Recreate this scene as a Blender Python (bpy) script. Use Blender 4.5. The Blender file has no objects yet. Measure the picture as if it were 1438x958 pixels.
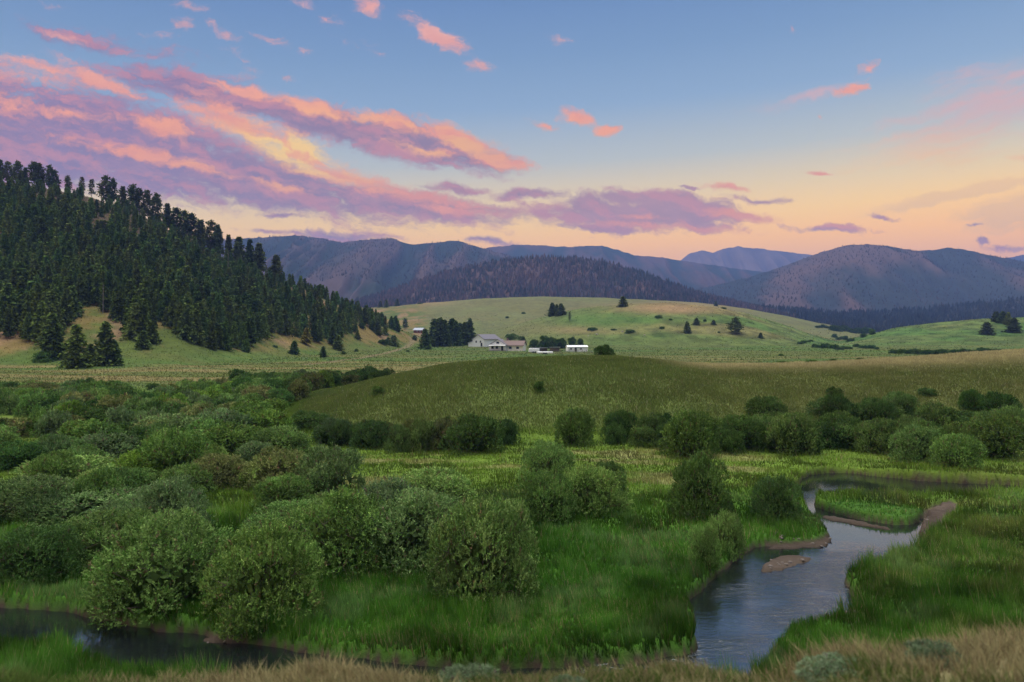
import bpy, math, random
import numpy as np
R = math.radians
random.seed(7)
rng = np.random.default_rng(11)
scene = bpy.context.scene
COL = scene.collection

# ------------------------------------------------------------------ camera frame of reference
F = 1118.5           # focal length in photo pixels (photo is 1438 x 958)
HZ = 465.0           # photo row of eye level
CX = 719.0
H = 9.5              # eye height above the valley floor
ZW = -0.5            # water level

def flat(px, py, z=0.0):
    """valley-floor point seen at a photo pixel (used to survey the place)"""
    y = (H - z) * F / (py - HZ)
    return (px - CX) / F * y, y

# ------------------------------------------------------------------ noise
def _hash(xi, yi, seed):
    n = (xi.astype(np.int64) * 374761393 + yi.astype(np.int64) * 668265263 + seed * 974711) & 0xFFFFFFFF
    n = ((n ^ (n >> 13)) * 1274126177) & 0xFFFFFFFF
    n = n ^ (n >> 16)
    return (n & 0xFFFFFF) / float(0xFFFFFF)

def vnoise(x, y, seed=0):
    xf = np.floor(x); yf = np.floor(y)
    u = x - xf; v = y - yf
    u = u * u * (3 - 2 * u); v = v * v * (3 - 2 * v)
    a = _hash(xf, yf, seed); b = _hash(xf + 1, yf, seed)
    c = _hash(xf, yf + 1, seed); d = _hash(xf + 1, yf + 1, seed)
    return (a * (1 - u) + b * u) * (1 - v) + (c * (1 - u) + d * u) * v

def fbm(x, y, octv=4, seed=0, gain=0.5):
    s = 0.0; a = 1.0; t = 0.0
    for k in range(octv):
        s = s + a * vnoise(x * 2 ** k + 17.3 * k, y * 2 ** k - 9.1 * k, seed + k * 7)
        t += a; a *= gain
    return s / t

def sstep(a, b, x):
    t = np.clip((x - a) / (b - a), 0, 1)
    return t * t * (3 - 2 * t)

def poly_sd(P, x, y):
    """signed distance to polygon, negative inside"""
    P = np.asarray(P, float)
    d2 = np.full(x.shape, 1e18); inside = np.zeros(x.shape, bool)
    n = len(P)
    for i in range(n):
        ax, ay = P[i]; bx, by = P[(i + 1) % n]
        ex, ey = bx - ax, by - ay
        wx, wy = x - ax, y - ay
        t = np.clip((wx * ex + wy * ey) / (ex * ex + ey * ey + 1e-12), 0, 1)
        d2 = np.minimum(d2, (wx - ex * t) ** 2 + (wy - ey * t) ** 2)
        if ay != by:
            c = ((ay > y) != (by > y)) & (x < (bx - ax) * (y - ay) / (by - ay) + ax)
            inside ^= c
    d = np.sqrt(d2)
    return np.where(inside, -d, d)

def chaikin(P, n=2):
    P = [tuple(p) for p in P]
    for _ in range(n):
        Q = []
        for i in range(len(P)):
            a = P[i]; b = P[(i + 1) % len(P)]
            Q.append((a[0] * .75 + b[0] * .25, a[1] * .75 + b[1] * .25))
            Q.append((a[0] * .25 + b[0] * .75, a[1] * .25 + b[1] * .75))
        P = Q
    return P

RIVER_PX = [(1700, 697), (1450, 684), (1320, 678), (1240, 671), (1180, 664), (1136, 668), (1120, 682), (1126, 700),
            (1136, 718), (1150, 732), (1162, 744), (1166, 756), (1140, 766), (1090, 768), (1052, 774), (1028, 794),
            (1008, 814), (990, 832), (968, 852), (982, 872), (964, 892), (984, 915), (950, 930), (850, 937), (700, 946), (610, 942),
            (500, 931), (400, 917), (330, 905), (280, 898), (200, 886), (150, 874), (100, 864), (40, 858), (-60, 852), (-400, 836),
            (-400, 905), (-60, 912), (60, 930), (200, 965), (400, 990), (600, 1002), (800, 1005), (1000, 992), (1060, 970),
            (1085, 940), (1100, 914), (1128, 892), (1168, 880), (1212, 872), (1202, 852), (1190, 834), (1188, 818), (1235, 798),
            (1282, 781), (1298, 766), (1312, 750), (1336, 733), (1350, 718), (1326, 711), (1302, 722), (1286, 740), (1250, 739), (1195, 728), (1152, 717), (1143, 712), (1150, 703), (1180, 699),
            (1240, 701), (1320, 701), (1450, 701), (1700, 706)]
RIVER = chaikin([flat(px, py, ZW) for px, py in RIVER_PX], 2)
BARS_PX = [[(1060, 772), (1095, 766), (1150, 752), (1174, 758), (1174, 768), (1130, 773), (1085, 775)],
           [(1064, 792), (1098, 780), (1146, 783), (1140, 792), (1112, 803), (1066, 808)],
           [(1125, 880), (1150, 866), (1196, 858), (1215, 872), (1170, 884), (1120, 900)],
           [(1288, 754), (1298, 726), (1330, 708), (1360, 716), (1330, 740), (1304, 764)],
           [(270, 900), (300, 890), (330, 893), (335, 908), (290, 910)],
           [(1150, 722), (1200, 730), (1260, 743), (1260, 748), (1200, 738), (1150, 730)]]
BARS = [chaikin([flat(px, py, ZW) for px, py in b], 2) for b in BARS_PX]

def ip(px, tab):
    t = np.array(tab, float)
    return np.interp(px, t[:, 0], t[:, 1])

def crest_z(py, d):
    return H + (HZ - py) / F * d

# (photo column, photo row, distance) of each rise's crest line
KN = [(300, 640, 78), (350, 612, 80), (384, 593, 82), (400, 588, 83), (440, 572, 86), (500, 548, 90), (560, 529, 93), (620, 515, 95), (700, 506, 97),
      (780, 502, 98), (870, 503, 98), (930, 508, 97), (960, 512, 97), (1000, 515, 98), (1100, 514, 100), (1200, 510, 102),
      (1300, 503, 105), (1438, 493, 108), (1700, 482, 112), (2300, 478, 115)]
LH = [(-1500, 190, 470), (-300, 205, 480), (0, 256, 480), (60, 265, 480), (130, 278, 478), (200, 304, 476), (250, 330, 474), (290, 352, 470), (350, 380, 466),
      (420, 404, 464), (480, 428, 480), (530, 450, 505), (580, 470, 530), (620, 484, 545), (660, 490, 560)]
LF = [(-1500, 225), (0, 208), (250, 214), (350, 262), (430, 318), (520, 390), (580, 455), (660, 520)]
G1 = [(600, 484, 640), (640, 477, 640), (700, 462, 640), (760, 446, 635), (820, 433, 630), (880, 428, 625), (940, 425, 620), (1000, 431, 620), (1050, 441, 620),
      (1100, 456, 620), (1130, 467, 620), (1180, 480, 620), (1220, 486, 620)]
G2 = [(300, 436, 1150), (480, 433, 1150), (530, 432, 1150), (560, 430, 1130), (600, 426, 1120), (680, 420, 1120), (760, 417, 1120), (850, 419, 1120), (900, 421, 1120),
      (980, 425, 1120), (1050, 434, 1120), (1100, 443, 1120), (1150, 454, 1120), (1200, 463, 1120), (1240, 470, 1120), (1300, 474, 1120)]
G3 = [(1150, 485, 640), (1185, 478, 640), (1215, 470, 640), (1260, 460, 640), (1320, 452, 640), (1380, 447, 640), (1438, 446, 640), (1700, 438, 640), (2300, 430, 640)]

BANKLIP = [(-1500, 962), (0, 962), (110, 972), (200, 988), (330, 996), (430, 978), (600, 962), (700, 956), (850, 950), (960, 948), (1040, 975), (1090, 972), (1120, 955), (1200, 938), (1438, 936), (2300, 930)]

def rise(px, Y, crest, foot, back, tail, power):
    c = np.array(crest, float)
    d = np.interp(px, c[:, 0], c[:, 2])
    zc = np.maximum(np.interp(px, c[:, 0], crest_z(c[:, 1], c[:, 2])), 0)
    f = foot if np.isscalar(foot) else ip(px, foot)
    f = np.minimum(f, d - 12)
    t = np.clip((Y - f) / (d - f), 0, 1)
    if power == 'dome':
        s = np.sin(t * np.pi / 2) ** 0.85
    elif power == 'slope':
        s = 0.45 * t + 0.55 * (t * t * (3 - 2 * t))
    else:
        s = t * t * (3 - 2 * t)
    b = sstep(0, 1, (Y - d) / back)
    return zc * np.where(Y > d, 1 - (1 - tail) * b, s)

def G(x, y, detail=True):
    """terrain height"""
    x = np.asarray(x, float); y = np.asarray(y, float)
    Y = y
    yy = np.maximum(y, 0.5)
    px = np.clip(CX + F * x / yy, -1500, 2300)
    z = (fbm(x / 16, y / 16, 3, 3) - 0.5) * 0.5 * sstep(20, 40, Y)
    if detail:
        z = z + (fbm(x / 1.7, y / 1.7, 3, 5) - 0.5) * 0.34 * (1 - sstep(60, 90, Y)) + (fbm(x / 4.2, y / 4.2, 2, 6) - 0.5) * 0.34 * (1 - sstep(50, 80, Y))
    zk = rise(px, Y, KN, 68.5, 60., 0.0, 'dome')
    zl = rise(px, Y, LH, LF, 500., 0.55, 'slope')
    zl = zl * (1 + 0.10 * (fbm(x / 60, y / 60, 3, 21) - 0.5) * sstep(0, 25, zl) * (1 - sstep(430, 480, Y)))
    g1 = rise(px, Y, G1, 455., 260., 0.35, 'slope')
    g2 = rise(px, Y, G2, 640., 600., 0.3, 'smooth')
    g3 = rise(px, Y, G3, 430., 400., 0.2, 'smooth')
    k = 1.2
    m = np.maximum(np.maximum(zl, g1), np.maximum(g2, g3))
    big = m + k * np.log(np.exp((zl - m) / k) + np.exp((g1 - m) / k) + np.exp((g2 - m) / k) + np.exp((g3 - m) / k)) - k * np.log(4) * np.exp(-m / 4)
    big = np.where(Y > 190, np.maximum(big, 0) * sstep(190, 230, Y), 0)
    z = z + zk + big
    z = z + (fbm(x / 45, y / 45, 3, 8) - 0.5) * 2.2 * sstep(420, 560, Y) * sstep(2, 10, big) * (1 - 0.6 * sstep(0, 20, zl))
    ix, iy = flat(1228, 716, 0)
    z = z + 0.16 * np.exp(-((x - ix) / 2.9) ** 2 - ((y - iy) / 1.7) ** 2)      # the grassy islet is mounded
    # near roadside bank the photographer stands on
    edge = 8.0 + (fbm(x / 3.0, x * 0, 2, 31) - 0.5) * 1.3
    lip = H - 8.0 * (ip(px, BANKLIP) - HZ) / F
    bank = np.where(Y > edge, lip - 0.5 * (Y - edge), np.minimum(lip + 0.28 * (edge - Y), 8.0))
    bank = bank + (fbm(x / 1.2, y / 1.2, 3, 33) - .5) * 0.25
    z = np.maximum(z, bank)
    # river channel
    sel = (Y > 15) & (Y < 70) & (np.abs(x) < 75)
    if np.any(sel):
        xs = x[sel]; ys = y[sel]; zs = z[sel]
        wob = (fbm(xs / 0.9, ys / 0.9, 3, 41) - .5) * 0.55
        sd = poly_sd(RIVER, xs, ys) + wob
        # banks droop a little then cut steeply
        k1 = sstep(0.22, -0.12, sd)
        bed = -1.0 + (fbm(xs / 2.2, ys / 2.2, 3, 43) - .5) * 0.5
        bed = np.minimum(bed, -0.58)
        for i, b in enumerate(BARS):
            sb = poly_sd(b, xs, ys) + (fbm(xs / 0.5, ys / 0.5, 3, 47 + i) - .5) * 0.5
            top = (-0.43 if i not in (3,) else -0.15) + (fbm(xs / .35, ys / .35, 3, 44) - .5) * .14
            bed = np.maximum(bed, top * sstep(0.25, -0.3, sb) + bed * (1 - sstep(0.25, -0.3, sb)))
        zs = np.minimum(zs, zs * (1 - k1) + bed * k1)
        z = z.copy(); z[sel] = zs
    return z

def g1z(x, y):
    return float(G(np.array([x]), np.array([y]))[0])

def hit(px, py, ymin=12.0, ymax=1600.0):
    """where the line of sight through a photo pixel meets the terrain"""
    Y = np.exp(np.linspace(math.log(ymin), math.log(ymax), 900))
    x = (px - CX) / F * Y
    zr = H - (py - HZ) / F * Y
    below = G(x, Y) >= zr
    i = int(np.argmax(below))
    if not below[i]:
        return hit(px, py + 1, ymin, ymax) if py < 520 else None
    a, b = (Y[i - 1] if i else Y[0]), Y[i]
    for _ in range(14):
        m = .5 * (a + b)
        if g1z((px - CX) / F * m, m) >= H - (py - HZ) / F * m: b = m
        else: a = m
    x = (px - CX) / F * b
    return x, b, g1z(x, b)

# ------------------------------------------------------------------ object helpers
def new_obj(name, me, parent=None, label=None, cat=None, group=None, kind=None):
    o = bpy.data.objects.new(name, me)
    COL.objects.link(o)
    if parent: o.parent = parent
    if label: o['label'] = label
    if cat: o['category'] = cat
    if group: o['group'] = group
    if kind: o['kind'] = kind
    return o

def mesh_np(name, V, faces_flat, sizes, mat=None, col=None, smooth=False):
    me = bpy.data.meshes.new(name)
    V = np.asarray(V, np.float32)
    me.vertices.add(len(V)); me.vertices.foreach_set('co', V.ravel())
    faces_flat = np.asarray(faces_flat, np.int32); sizes = np.asarray(sizes, np.int32)
    me.loops.add(len(faces_flat)); me.loops.foreach_set('vertex_index', faces_flat)
    st = np.concatenate([[0], np.cumsum(sizes)[:-1]]).astype(np.int32)
    me.polygons.add(len(sizes)); me.polygons.foreach_set('loop_start', st)
    try: me.polygons.foreach_set('loop_total', sizes)
    except Exception: pass
    me.polygons.foreach_set('use_smooth', np.full(len(sizes), smooth))
    if col is not None:
        a = me.attributes.new('tint', 'FLOAT_COLOR', 'POINT')
        c = np.ones((len(V), 4), np.float32); c[:, :3] = col
        a.data.foreach_set('color', c.ravel())
    me.update(calc_edges=True)
    if mat: me.materials.append(mat)
    return me

def mesh_list(name, V, Fs, mat=None, smooth=False):
    me = bpy.data.meshes.new(name)
    me.from_pydata([tuple(v) for v in V], [], [tuple(f) for f in Fs])
    if smooth:
        for p in me.polygons: p.use_smooth = True
    me.update()
    if mat: me.materials.append(mat)
    return me

class MB:
    """collects boxes, prisms and tubes into one mesh"""
    def __init__(s): s.V = []; s.F = []
    def box(s, x0, x1, y0, y1, z0, z1):
        n = len(s.V)
        s.V += [(x0, y0, z0), (x1, y0, z0), (x1, y1, z0), (x0, y1, z0), (x0, y0, z1), (x1, y0, z1), (x1, y1, z1), (x0, y1, z1)]
        s.F += [(n, n + 3, n + 2, n + 1), (n + 4, n + 5, n + 6, n + 7), (n, n + 1, n + 5, n + 4), (n + 1, n + 2, n + 6, n + 5), (n + 2, n + 3, n + 7, n + 6), (n + 3, n, n + 4, n + 7)]
        return s
    def prism(s, prof, axis, a, b):
        """prof: 2-D outline (u, z); extruded along axis from a to b"""
        n = len(s.V); k = len(prof)
        for t in (a, b):
            for (u, z) in prof:
                s.V.append((u, t, z) if axis == 'y' else (t, u, z))
        s.F.append(tuple(range(n, n + k))); s.F.append(tuple(range(n + 2 * k - 1, n + k - 1, -1)))
        for i in range(k):
            j = (i + 1) % k
            s.F.append((n + i, n + k + i, n + k + j, n + j))
        return s
    def tube(s, p, q, r0, r1, n=6):
        p = np.array(p, float); q = np.array(q, float); d = q - p
        d = d / (np.linalg.norm(d) + 1e-9)
        a = np.cross(d, (0.31, 0.77, 0.55)); a /= np.linalg.norm(a); b = np.cross(d, a)
        m = len(s.V)
        for (c, r) in ((p, r0), (q, r1)):
            for i in range(n):
                t = 2 * math.pi * i / n
                s.V.append(tuple(c + (a * math.cos(t) + b * math.sin(t)) * r))
        for i in range(n):
            j = (i + 1) % n
            s.F.append((m + i, m + j, m + n + j, m + n + i))
        s.F.append(tuple(range(m + n - 1, m - 1, -1))); s.F.append(tuple(range(m + n, m + 2 * n)))
        return s
    def mesh(s, name, mat): return mesh_list(name, s.V, s.F, mat)

# ------------------------------------------------------------------ node helpers
class S:
    """tiny socket algebra"""
    nt = None
    def __init__(s, sock): s.s = sock
    @staticmethod
    def m(op, a, b=None, c=None, clamp=False):
        n = S.nt.nodes.new('ShaderNodeMath'); n.operation = op; n.use_clamp = clamp
        for i, v in enumerate((a, b, c)):
            if v is None: continue
            if isinstance(v, S): S.nt.links.new(v.s, n.inputs[i])
            else: n.inputs[i].default_value = v
        return S(n.outputs[0])
    def __add__(a, b): return S.m('ADD', a, b)
    __radd__ = __add__
    def __sub__(a, b): return S.m('SUBTRACT', a, b)
    def __rsub__(a, b): return S.m('SUBTRACT', b, a)
    def __mul__(a, b): return S.m('MULTIPLY', a, b)
    __rmul__ = __mul__
    def __truediv__(a, b): return S.m('DIVIDE', a, b)
    def max(a, b): return S.m('MAXIMUM', a, b)
    def min(a, b): return S.m('MINIMUM', a, b)
    def clamp(a): return S.m('MULTIPLY', a, 1.0, clamp=True)
    def step(a, lo, hi):
        n = S.nt.nodes.new('ShaderNodeMapRange'); n.interpolation_type = 'SMOOTHSTEP'
        S.nt.links.new(a.s, n.inputs[0]); n.inputs[1].default_value = lo; n.inputs[2].default_value = hi
        n.inputs[3].default_value = 0; n.inputs[4].default_value = 1
        return S(n.outputs[0])

def node(nt, typ, **kw):
    n = nt.nodes.new(typ)
    for k, v in kw.items(): setattr(n, k, v)
    return n

def lk(nt, a, b): nt.links.new(a.s if isinstance(a, S) else a, b)

def mixc(nt, fac, a, b, blend='MIX'):
    n = nt.nodes.new('ShaderNodeMix'); n.data_type = 'RGBA'; n.blend_type = blend
    for sock, v in ((n.inputs[0], fac), (n.inputs[6], a), (n.inputs[7], b)):
        if isinstance(v, S): nt.links.new(v.s, sock)
        elif hasattr(v, 'is_linked'): nt.links.new(v, sock)
        elif isinstance(v, (int, float)): sock.default_value = v
        else: sock.default_value = (*v[:3], 1)
    return n.outputs[2]

def noise(nt, vec, scale, detail=4, rough=0.55, dist=0.0, dims='3D'):
    n = node(nt, 'ShaderNodeTexNoise', noise_dimensions=dims)
    if vec is not None: nt.links.new(vec, n.inputs['Vector'])
    n.inputs['Scale'].default_value = scale; n.inputs['Detail'].default_value = detail
    n.inputs['Roughness'].default_value = rough; n.inputs['Distortion'].default_value = dist
    return S(n.outputs[0])

def mat_new(name):
    m = bpy.data.materials.new(name); m.use_nodes = True
    nt = m.node_tree; nt.nodes.clear(); S.nt = nt
    out = nt.nodes.new('ShaderNodeOutputMaterial')
    return m, nt, out

def mat_plain(name, col, rough=0.8, var=0.25, scale=3.0, bump=0.0):
    m, nt, out = mat_new(name)
    g = nt.nodes.new('ShaderNodeTexCoord')
    n = noise(nt, g.outputs['Object'], scale, 5)
    c = mixc(nt, n, [v * (1 - var) for v in col], [min(1, v * (1 + var)) for v in col])
    p = nt.nodes.new('ShaderNodeBsdfPrincipled'); p.inputs['Roughness'].default_value = rough
    p.inputs['Specular IOR Level'].default_value = 0.25
    nt.links.new(c, p.inputs['Base Color'])
    if bump:
        b = nt.nodes.new('ShaderNodeBump'); b.inputs['Strength'].default_value = bump
        n2 = noise(nt, g.outputs['Object'], scale * 4, 4); lk(nt, n2, b.inputs['Height']); nt.links.new(b.outputs[0], p.inputs['Normal'])
    nt.links.new(p.outputs[0], out.inputs[0])
    return m

def mat_leaf(name, trans=0.35, use_obj=True, spec=0.0):
    """leaves, needles, grass: own colour from the tint attribute, varied per plant"""
    m, nt, out = mat_new(name)
    a = node(nt, 'ShaderNodeAttribute', attribute_name='tint')
    c = a.outputs['Color']
    if use_obj:
        oi = nt.nodes.new('ShaderNodeObjectInfo')
        c = mixc(nt, 1.0, c, oi.outputs['Color'], 'MULTIPLY')
    d = nt.nodes.new('ShaderNodeBsdfDiffuse'); t = nt.nodes.new('ShaderNodeBsdfTranslucent')
    nt.links.new(c, d.inputs[0]); nt.links.new(c, t.inputs[0])
    mx = nt.nodes.new('ShaderNodeMixShader'); mx.inputs[0].default_value = trans
    nt.links.new(d.outputs[0], mx.inputs[1]); nt.links.new(t.outputs[0], mx.inputs[2])
    last = mx.outputs[0]
    if spec:
        g = nt.nodes.new('ShaderNodeBsdfGlossy'); g.inputs['Roughness'].default_value = 0.5
        g.inputs[0].default_value = (1, 1, 1, 1)
        m2 = nt.nodes.new('ShaderNodeMixShader'); m2.inputs[0].default_value = spec
        nt.links.new(last, m2.inputs[1]); nt.links.new(g.outputs[0], m2.inputs[2]); last = m2.outputs[0]
    nt.links.new(last, out.inputs[0])
    return m

# ------------------------------------------------------------------ the ground sheet
def arr(*c): return np.array(c, float)
LUSH = arr(.060, .145, .018); MEADOW = arr(.150, .225, .032); PALE = arr(.24, .22, .085); STRAW = arr(.29, .245, .12)
MUD = arr(.080, .058, .044); DRY = arr(.20, .145, .05); HILLG = arr(.098, .132, .034); KNOLL = arr(.112, .146, .036); BEDC = arr(.06, .05, .036)
TAN = arr(.31, .22, .11)

def mixn(a, b, t): return a * (1 - t[:, None]) + b * t[:, None]

ROADW = None
def ground_color(x, y, z, sdr=None):
    n = len(x)
    yy = np.maximum(y, .5)
    px = np.clip(CX + F * x / yy, -1500, 2300)
    n1 = fbm(x / 9, y / 9, 4, 61); n2 = fbm(x / 2.2, y / 2.2, 3, 62); n3 = fbm(x / 40, y / 40, 4, 63); n4 = fbm(x / 110, y / 60, 4, 64)
    # valley floor: lush by the water, paler farther off
    c = np.repeat(LUSH[None], n, 0)
    t = sstep(34, 52, y + (n1 - .5) * 14) 
    c = mixn(c, MEADOW * .85, t * .9)
    # dry streaks across the mid meadow
    st = fbm(x / 9, y / 2.2, 4, 66)
    t = sstep(.50, .64, st) * sstep(44, 50, y) * (1 - sstep(60, 68, y)) * (px > 400) * (1 - sstep(1040, 1110, px))
    c = mixn(c, PALE, t * .75)
    # right bank pasture: olive with pale patches
    t = sstep(1180, 1300, px) * (1 - sstep(60, 75, y)) * sstep(.36, .62, n1 * .6 + n2 * .4)
    c = mixn(c, arr(.125, .14, .035), t * .8)
    # the islet in the bend is all lush sedge
    ix, iy = flat(1226, 716, 0)
    c = mixn(c, LUSH * arr(1.0, .92, 1.1), sstep(1.15, .85, np.hypot((x - ix) / 3.3, (y - iy) / 2.4)))
    # far pastures
    t = sstep(105, 140, y)
    far = mixn(np.repeat(arr(.108, .125, .032)[None], n, 0), arr(.20, .165, .062), sstep(.46, .62, fbm(x / 30, y / 7, 4, 71)) * (1 - sstep(260, 330, y)))
    far = mixn(far, arr(.075, .13, .026), sstep(.48, .62, fbm(x / 50, y / 22, 4, 72)) * .8)
    c = mixn(c, far, t)
    # green hills
    t = sstep(430, 520, y)
    hg = mixn(np.repeat(HILLG[None], n, 0), arr(.168, .145, .052), sstep(.40, .62, n4) * .85)
    hg = mixn(hg, arr(.062, .122, .025), sstep(.47, .62, n3) * .8)
    fine = fbm(x / 7, y / 7, 4, 79)
    hg = hg * (.62 + .76 * sstep(.25, .75, fine))[:, None]
    c = mixn(c, hg, t)
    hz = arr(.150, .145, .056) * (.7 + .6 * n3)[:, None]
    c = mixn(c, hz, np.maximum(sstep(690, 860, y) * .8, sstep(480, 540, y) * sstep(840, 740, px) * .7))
    # tan brow of the knob and of the back hill
    py = HZ - (z - H) / yy * F
    t = np.exp(-((px - 940) / 75) ** 2 - ((py - 433) / 8) ** 2) + .8 * np.exp(-((px - 820) / 60) ** 2 - ((py - 462) / 7) ** 2) + np.exp(-((px - 575) / 50) ** 2 - ((py - 424) / 6) ** 2)
    c = mixn(c, arr(.29, .185, .09), np.clip(t * 1.2 * (.4 + n3), 0, 1) * (y > 480))
    t = np.exp(-((px - 850) / 70) ** 2 - ((py - 452) / 14) ** 2)
    c = mixn(c, arr(.070, .142, .027), np.clip(t, 0, 1) * (y > 480) * (y < 660) * .8)
    # forested hill's own dry grass
    lz = rise(px, y, LH, LF, 500., .55, 'slope')
    dr_top = sstep(30, 60, lz)
    t = sstep(1.0, 5.0, lz) * (y > 190)
    dr = mixn(np.repeat(DRY[None], n, 0), arr(.09, .115, .026), sstep(.40, .56, n3 * .5 + n1 * .5))
    dr = mixn(dr, arr(.27, .165, .095), sstep(.55, .7, fbm(x / 14, y / 14, 4, 77)) * .8)
    dr = mixn(dr, arr(.092, .064, .036), dr_top)
    c = mixn(c, dr, t)
    # knoll
    zk = rise(px, y, KN, 68.5, 60., 0., 'dome')
    t = sstep(.25, 1.2, zk)
    kc = mixn(np.repeat(KNOLL[None], n, 0), arr(.150, .152, .05), sstep(.42, .62, n1 * .5 + n3 * .5) * .8 * sstep(800, 1000, px))
    kc = mixn(kc, arr(.11, .135, .035), sstep(.5, .68, n1) * .6)
    kc = mixn(kc, arr(.44, .37, .20), sstep(88, 99, y) * sstep(900, 1000, px) * .75)  # right-hand crest painted paler, as if catching the light
    c = mixn(c, kc, t)
    # bare earth under the willows at the left
    t = np.exp(-(((px - 0) / 60) ** 2 + ((y - 78) / 7) ** 2))
    c = mixn(c, PALE, np.clip(t, 0, 1))
    # dirt track by the ranch
    tr = TRACK
    sd = np.full(n, 1e9); s = (y > 200) & (y < 600)
    if s.any():
        d = np.full(s.sum(), 1e9)
        for (a, b) in zip(tr[:-1], tr[1:]):
            ex, ey = b[0] - a[0], b[1] - a[1]
            u = np.clip(((x[s] - a[0]) * ex + (y[s] - a[1]) * ey) / (ex * ex + ey * ey), 0, 1)
            d = np.minimum(d, np.hypot(x[s] - a[0] - ex * u, y[s] - a[1] - ey * u))
        sd[s] = d
    c = mixn(c, arr(.22, .165, .09), sstep(2.2, .8, sd) * .8)
    # roadside bank
    t = sstep(19.5, 15.5, y - (px > 1080) * 1.0)
    c = mixn(c, mixn(np.repeat(STRAW[None], n, 0) * .8, arr(.13, .16, .05), sstep(.45, .65, n1)), t)
    # river banks, bars and bed
    if sdr is not None:
        t = sstep(.5, .2, sdr) * sstep(-.22, -.4, z)
        t = np.maximum(t, sstep(.12, -.12, sdr))
        c = mixn(c, MUD * (0.7 + .6 * n2[:, None]), np.clip(t, 0, 1))
        t = sstep(-.47, -.55, z) * (sdr < .6)
        c = mixn(c, BEDC * (0.6 + .8 * n2[:, None]), t)
    v = .82 + .36 * (n2[:, None] * .6 + n1[:, None] * .4)
    return np.clip(c * v, .005, .9)

TRACK = [(-1, 1)]
def survey_track():
    pts = [(430, 512), (500, 504), (540, 497), (562, 490), (578, 482), (600, 476), (640, 478)]
    out = []
    for p in pts:
        h = hit(p[0], p[1], 130)
        if h: out.append((h[0], h[1]))
    return out
TRACK = survey_track()

def build_ground():
    a = np.concatenate([np.linspace(-180, -60, 25)[:-1], np.linspace(-60, -34.5, 60)[:-1], np.linspace(-34.5, 34.5, 760), np.linspace(34.5, 60, 60)[1:], np.linspace(60, 180, 25)[1:]])
    a = np.radians(a)
    yl = np.concatenate([np.linspace(.6, 17, 50)[:-1], np.linspace(17, 62, 290)[:-1], np.exp(np.linspace(math.log(62), math.log(560), 260))[:-1],
                         np.exp(np.linspace(math.log(560), math.log(1500), 110))[:-1], np.exp(np.linspace(math.log(1500), math.log(9000), 30))])
    A, Rr = np.meshgrid(a, yl)
    x = (np.sin(A) * Rr).ravel(); y = (np.cos(A) * Rr).ravel()
    # inside the view fan use depth rows rather than arcs
    fan = np.abs(A.ravel()) < R(60)
    s = np.where(fan, 1 / np.cos(np.clip(A.ravel(), -R(60), R(60))), 2.0)
    x = x * s; y = y * s
    z = G(x, y)
    sd = np.full(len(x), 1e3)
    sel = (y > 15) & (y < 70) & (np.abs(x) < 75)
    sd[sel] = poly_sd(RIVER, x[sel], y[sel])
    c = ground_color(x, y, z, sd)
    nr, nc = A.shape
    i = np.arange(nr - 1)[:, None] * nc + np.arange(nc - 1)[None]
    q = np.stack([i, i + 1, i + nc + 1, i + nc], -1).reshape(-1, 4)[:, ::-1]
    # centre cap
    V = np.stack([x, y, z], 1)
    V = np.vstack([V, [[0, 0, 8.0]]]); c = np.vstack([c, c[:1]])
    k = len(V) - 1
    tri = np.stack([np.arange(nc - 1), np.full(nc - 1, k), np.arange(1, nc)], 1)
    flatf = np.concatenate([q.ravel(), tri.ravel()])
    sizes = np.concatenate([np.full(len(q), 4), np.full(len(tri), 3)])
    m, nt, out = mat_new('ground_turf')
    at = node(nt, 'ShaderNodeAttribute', attribute_name='tint')
    geo = nt.nodes.new('ShaderNodeNewGeometry')
    f1 = noise(nt, geo.outputs['Position'], 1.3, 6, .65); f2 = noise(nt, geo.outputs['Position'], .22, 7, .72)
    f = f1 * .8 + f2 * 1.3
    gv = S.m('MULTIPLY_ADD', f, 1.0, -.05)
    cc = nt.nodes.new('ShaderNodeVectorMath'); cc.operation = 'SCALE'
    nt.links.new(at.outputs['Color'], cc.inputs[0]); lk(nt, gv, cc.inputs['Scale'])
    p = nt.nodes.new('ShaderNodeBsdfPrincipled'); p.inputs['Roughness'].default_value = .95; p.inputs['Specular IOR Level'].default_value = .08
    nt.links.new(cc.outputs[0], p.inputs['Base Color'])
    b = nt.nodes.new('ShaderNodeBump'); b.inputs['Strength'].default_value = .6; b.inputs['Distance'].default_value = .25
    lk(nt, f1, b.inputs['Height']); nt.links.new(b.outputs[0], p.inputs['Normal'])
    nt.links.new(p.outputs[0], out.inputs[0])
    me = mesh_np('ground', V, flatf, sizes, m, c, True)
    return new_obj('ground', me, kind='structure', label='grassy valley floor, banks and green hills')
build_ground()

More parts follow.
